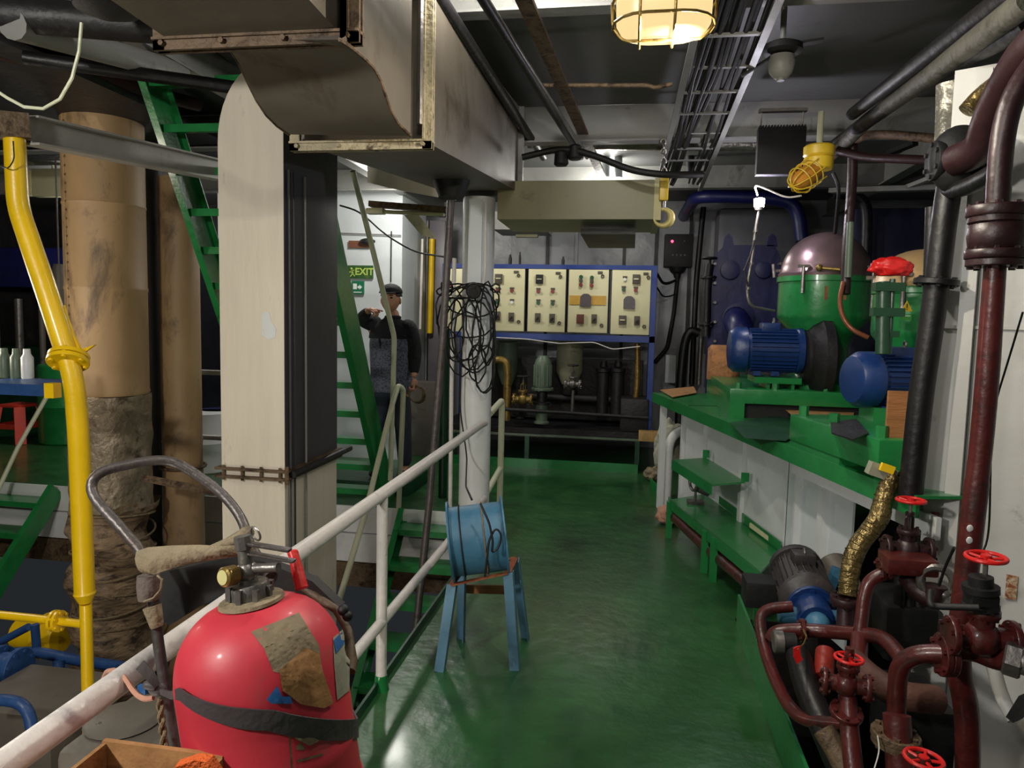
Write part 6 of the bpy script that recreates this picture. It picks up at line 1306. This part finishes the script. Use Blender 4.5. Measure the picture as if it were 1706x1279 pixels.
pipe('thin_line', [W(1704, 520, 2.2), W(1680, 600, 2.3), W(1652, 690, 2.35), W(1648, 900, 2.35), W(1630, 930, 2.3)], .003, M_black, 'thin dark wire running down beside the main red pipe', 'wire', n=6)
pipe('elbow_pipe', [W(1490, 950, 2.75), W(1462, 958, 2.75), W(1442, 975, 2.75), W(1432, 1060, 2.7)], .024, M_maroon, 'red elbow pipe rising left of the square flange block', bend=.08, flanges=[(W(1468, 948, 2.75), (1, 0, .2)), (W(1478, 946, 2.75), (1, 0, .2))])
# gold hose
t = T('gold_wrapped_pipe', 'gold foil wrapped pipe snaking down in front of the white panels', 'pipe', W(1412, 1000, 2.85))
gp = [W(1487, 792, 3.0), W(1472, 830, 2.98), W(1466, 862, 2.96), W(1448, 885, 2.95), W(1425, 915, 2.93), W(1416, 950, 2.9), W(1412, 990, 2.88)]
MB().tube(gp, [.034, .036, .038, .036, .037, .036, .033], 18, .08).noise(.003, 30).to('wrap', M_foil, t)
b = MB()
for i in range(26): f_ = i/25*(len(gp)-1); j = min(int(f_), len(gp)-2); p = gp[j].lerp(gp[j+1], f_-j); b.torus(p, gp[j]-gp[j+1], .036, .002, 20, 4)
b.to('wrap_bands', M_foil, t); MB().flange(W(1410, 1000, 2.88), (0, 0, 1), .06, .03, 6).cyl(W(1410, 1000, 2.88), W(1408, 1050, 2.85), .033, n=14).to('foot_flange', M_maroond, t)
MB().box(W(1468, 785, 3.0), (.10, .05, .05), Matrix.Rotation(.3, 3, 'Y')).one('torn_packet', M_paper, 'torn paper packet stuffed on the platform edge above the gold pipe', 'packet')
MB().box(W(1478, 780, 2.96), (.05, .02, .03), Matrix.Rotation(.3, 3, 'Y')).one('yellow_packet', mat('sign_yellow', (236, 196, 20)), 'small yellow packet on top of the torn paper packet', 'packet')
# black/grey motor with blue pump
axm = (W(1352, 1012, 3.15)-W(1322, 935, 3.6)).normalized()
cm = W(1334, 968, 3.38)
motor('electric_motor', 'dark grey ribbed motor standing at the near end of the green bench', cm, axm, .118, .36, mat('charcoal_motor', (58, 54, 56), .45, 0, .25, 6, .15, 25, dirt=(84, 74, 64), damt=.3, dscale=8), n=26)
t = T('gear_pump', 'blue gear pump bolted to the dark grey motor', 'pump', W(1355, 1030, 3.05))
MB().cyl(cm+axm*.2, cm+axm*.36, .07, .075, 20, .01).to('body', M_blue, t); MB().flange(cm+axm*.24, axm, .095, .02, 6).to('flange', M_blue, t)
MB().cyl(cm+axm*.30+V((-.14, 0, -.01)), cm+axm*.30+V((.10, 0, -.01)), .034, n=16, bev=.004).to('port', M_fan, t); MB().sph(cm+axm*.38, .05, u=14, v=10).to('cover', M_fan, t)
MB().cyl(cm+axm*.3+V((.1, 0, -.01)), cm+axm*.3+V((.2, 0, -.03)), .022, n=6).one('brass_fitting', M_brass, 'brass hexagon fitting right of the blue gear pump', 'fitting')
MB().cyl(cm+V((.17, .18, .05)), cm+V((.26, -.05, -.12)), .07, n=18, bev=.01).one('grey_cover', M_greybox, 'grey cylindrical cover right behind the dark grey motor', 'cover')
MB().box(cm+V((.14, .02, -.0)), (.035, .05, .14), Matrix.Rotation(.3, 3, 'Y')).one('blue_tag_plate', M_fan, 'small light blue plate between the motor and grey cover', 'plate')
MB().box(cm+V((-.17, .0, -.06)), (.16, .14, .12), None, .01).one('black_junction_box', M_black, 'black box left of the dark grey motor at the bench end', 'box')
# pipework in the pit
def P3(l): return [W(x, y, Y_) for x, y, Y_ in l]
pipe('pit_pipe', P3([(1320, 1010, 3.0), (1275, 1014, 3.0), (1264, 1035, 2.95), (1278, 1100, 2.8), (1306, 1165, 2.6), (1326, 1190, 2.5), (1350, 1202, 2.45), (1410, 1208, 2.35)]), .023, M_maroon, 'long thin red pipe bending along the green curb into the pit', bend=.09)
pipe('pit_pipe', P3([(1285, 1065, 2.85), (1290, 1052, 2.85), (1330, 1048, 2.85), (1380, 1052, 2.82), (1440, 1056, 2.7), (1475, 1062, 2.6), (1505, 1100, 2.4)]), .026, M_maroon, 'thick red pipe crossing the pit below the blue pump', bend=.09, flanges=[(W(1336, 1050, 2.84), (1, 0, 0))])
t = T('hose_clamp_joint', 'shiny clamp joint on the red pipe beside the curb', 'fitting', W(1296, 1070, 2.75)); MB().cyl(W(1288, 1068, 2.75), W(1306, 1069, 2.75), .042, n=18, bev=.004).to('clamp', M_steel, t); MB().cyl(W(1306, 1069, 2.75), W(1325, 1070, 2.75), .035, n=16).to('sleeve', M_black, t)
pipe('pit_pipe', P3([(1432, 1060, 2.7), (1430, 1100, 2.6)]), .03, M_maroon, 'short vertical red pipe below the crossing pipe')
pipe('pit_pipe', P3([(1375, 1085, 2.7), (1372, 1130, 2.6)]), .034, M_redb and mat('faded_red_paint', (140, 40, 30), .4, 0, .25, 6, .2, 26), 'short bright oxide pipe standing left of the small red handwheel')
valve('red_wheel_valve', 'red valve with bright red handwheel in the middle of the pit', W(1410, 1140, 2.3), (.03, 0, 1), (1, -.2, .0), .68, M_maroon, M_redb, stem=-1.3, R=.040)
valve('red_wheel_valve', 'red valve with handwheel cut by the bottom edge', W(1530, 1345, 1.95), (.03, 0, 1), (1, -.2, .0), .8, M_maroon, M_redb, stem=-.4, R=.045)
pipe('pit_pipe', P3([(1412, 1160, 2.3), (1414, 1200, 2.25), (1424, 1300, 2.15)]), .028, M_maroon, 'thick red pipe dropping below the middle handwheel valve', flanges=[(W(1410, 1186, 2.26), (.1, -.3, 1))], bend=.05)
pipe('pit_pipe', P3([(1420, 1100, 2.6), (1450, 1130, 2.5), (1500, 1160, 2.35), (1560, 1165, 2.4)]), .045, mat('brown_lagged_pipe', (88, 56, 46), .6, 0, .3, 7, .4, 20), 'brown lagged pipe slanting across the pit behind the red elbow', bend=.1)
pipe('pit_pipe', P3([(1330, 1090, 2.7), (1345, 1150, 2.55), (1380, 1230, 2.4), (1410, 1300, 2.3)]), .045, M_bpipe, 'thick black hose running down the pit beside the curb', bend=.2)
pipe('pit_pipe', P3([(1372, 1215, 2.3), (1400, 1260, 2.25), (1415, 1300, 2.2)]), .035, M_rust, 'rusty pipe end at the bottom of the pit', bend=.1)
pipe('pit_pipe', P3([(1494, 1190, 2.15), (1500, 1290, 2.1)]), .038, M_maroon, 'red vertical pipe at the bottom with a greasy flange', flanges=[(W(1492, 1225, 2.15), (.05, 0, 1)), (W(1493, 1236, 2.15), (.05, 0, 1))], fm=M_rust)
MB().tube(P3([(1338, 1048, 2.78), (1344, 1060, 2.75), (1338, 1074, 2.6), (1329, 1080, 2.46)]), .0035, 6, .02).one('wire_tie', M_brass, 'thin yellowish wire tied to the crossing red pipe', 'wire')
MB().prism([W(1322, 1080, 2.46), W(1333, 1076, 2.46), W(1334, 1092, 2.46), W(1338, 1098, 2.46), W(1328, 1106, 2.46), W(1322, 1094, 2.46)], (0, .006, 0)).one('red_tag', M_redb, 'small bright red tag hanging from the wire in the pit', 'tag')
pipe('white_string', P3([(1462, 1225, 2.1), (1466, 1250, 2.08), (1455, 1285, 2.05)]), .002, M_rail, 'thin white string dangling at the bottom of the pit', 'string', n=5)
for i, (x0, y0, x1, y1, Y_, lb) in enumerate(((1478, 1010, 1560, 1110, 2.9, 'black pump block in the pit left of the tank wall'), (1500, 1180, 1590, 1300, 2.5, 'black casing low in the pit beside the main red pipe'))):
    a, c = W(x0, y0, Y_), W(x1, y1, Y_); MB().bx(a.x, c.x, Y_, Y_+.3, c.z, a.z, .02).one('black_casing', M_black, lb, 'casing')
for i in range(3): MB().cyl(W(1500+i*16, 960, 2.95), W(1498+i*16, 1040, 2.93), .022, n=12).one('black_riser', M_bpipe, ['black riser pipe in the pit, left of three', 'black riser pipe in the pit, middle of three', 'black riser pipe in the pit, right of three'][i], 'pipe', 'black risers in the pit')
pipe('wall_bent_pipe', P3([(1655, 1110, 2.35), (1668, 1160, 2.3), (1690, 1200, 2.25)]), .02, M_tank, 'grey painted pipe against the tank wall at the lower right')
MB().bar(W(1690, 1195, 2.0), W(1712, 1160, 1.98), .05, .02).one('black_lever', M_black, 'black lever end at the right edge', 'lever')
# stenciled rusty spots on the tank wall
def on_wall(px, py, off=.004):
    d_ = ray(px, py); s_ = (A+nA*off-CAMP).dot(nA)/d_.dot(nA); return CAMP+d_*s_
for i, (px, py, w_, h_) in enumerate(((1557, 872, .03, .09), (1685, 978, .035, .09))):
    c = on_wall(px, py); MB().box(c, (w_, .004, h_), Matrix((dA, nA, V((0, 0, 1)))).transposed()).one('rust_patch', mat('orange_rust', (150, 84, 40), .8, 0, .5, 30, .3, 60, dirt=(190, 180, 150), damt=.6, dscale=30), ['orange rust patch on the tank wall near the black pipe', 'orange rust patch on the tank wall near the right edge'][i], 'patch', 'rust patches on the tank wall')
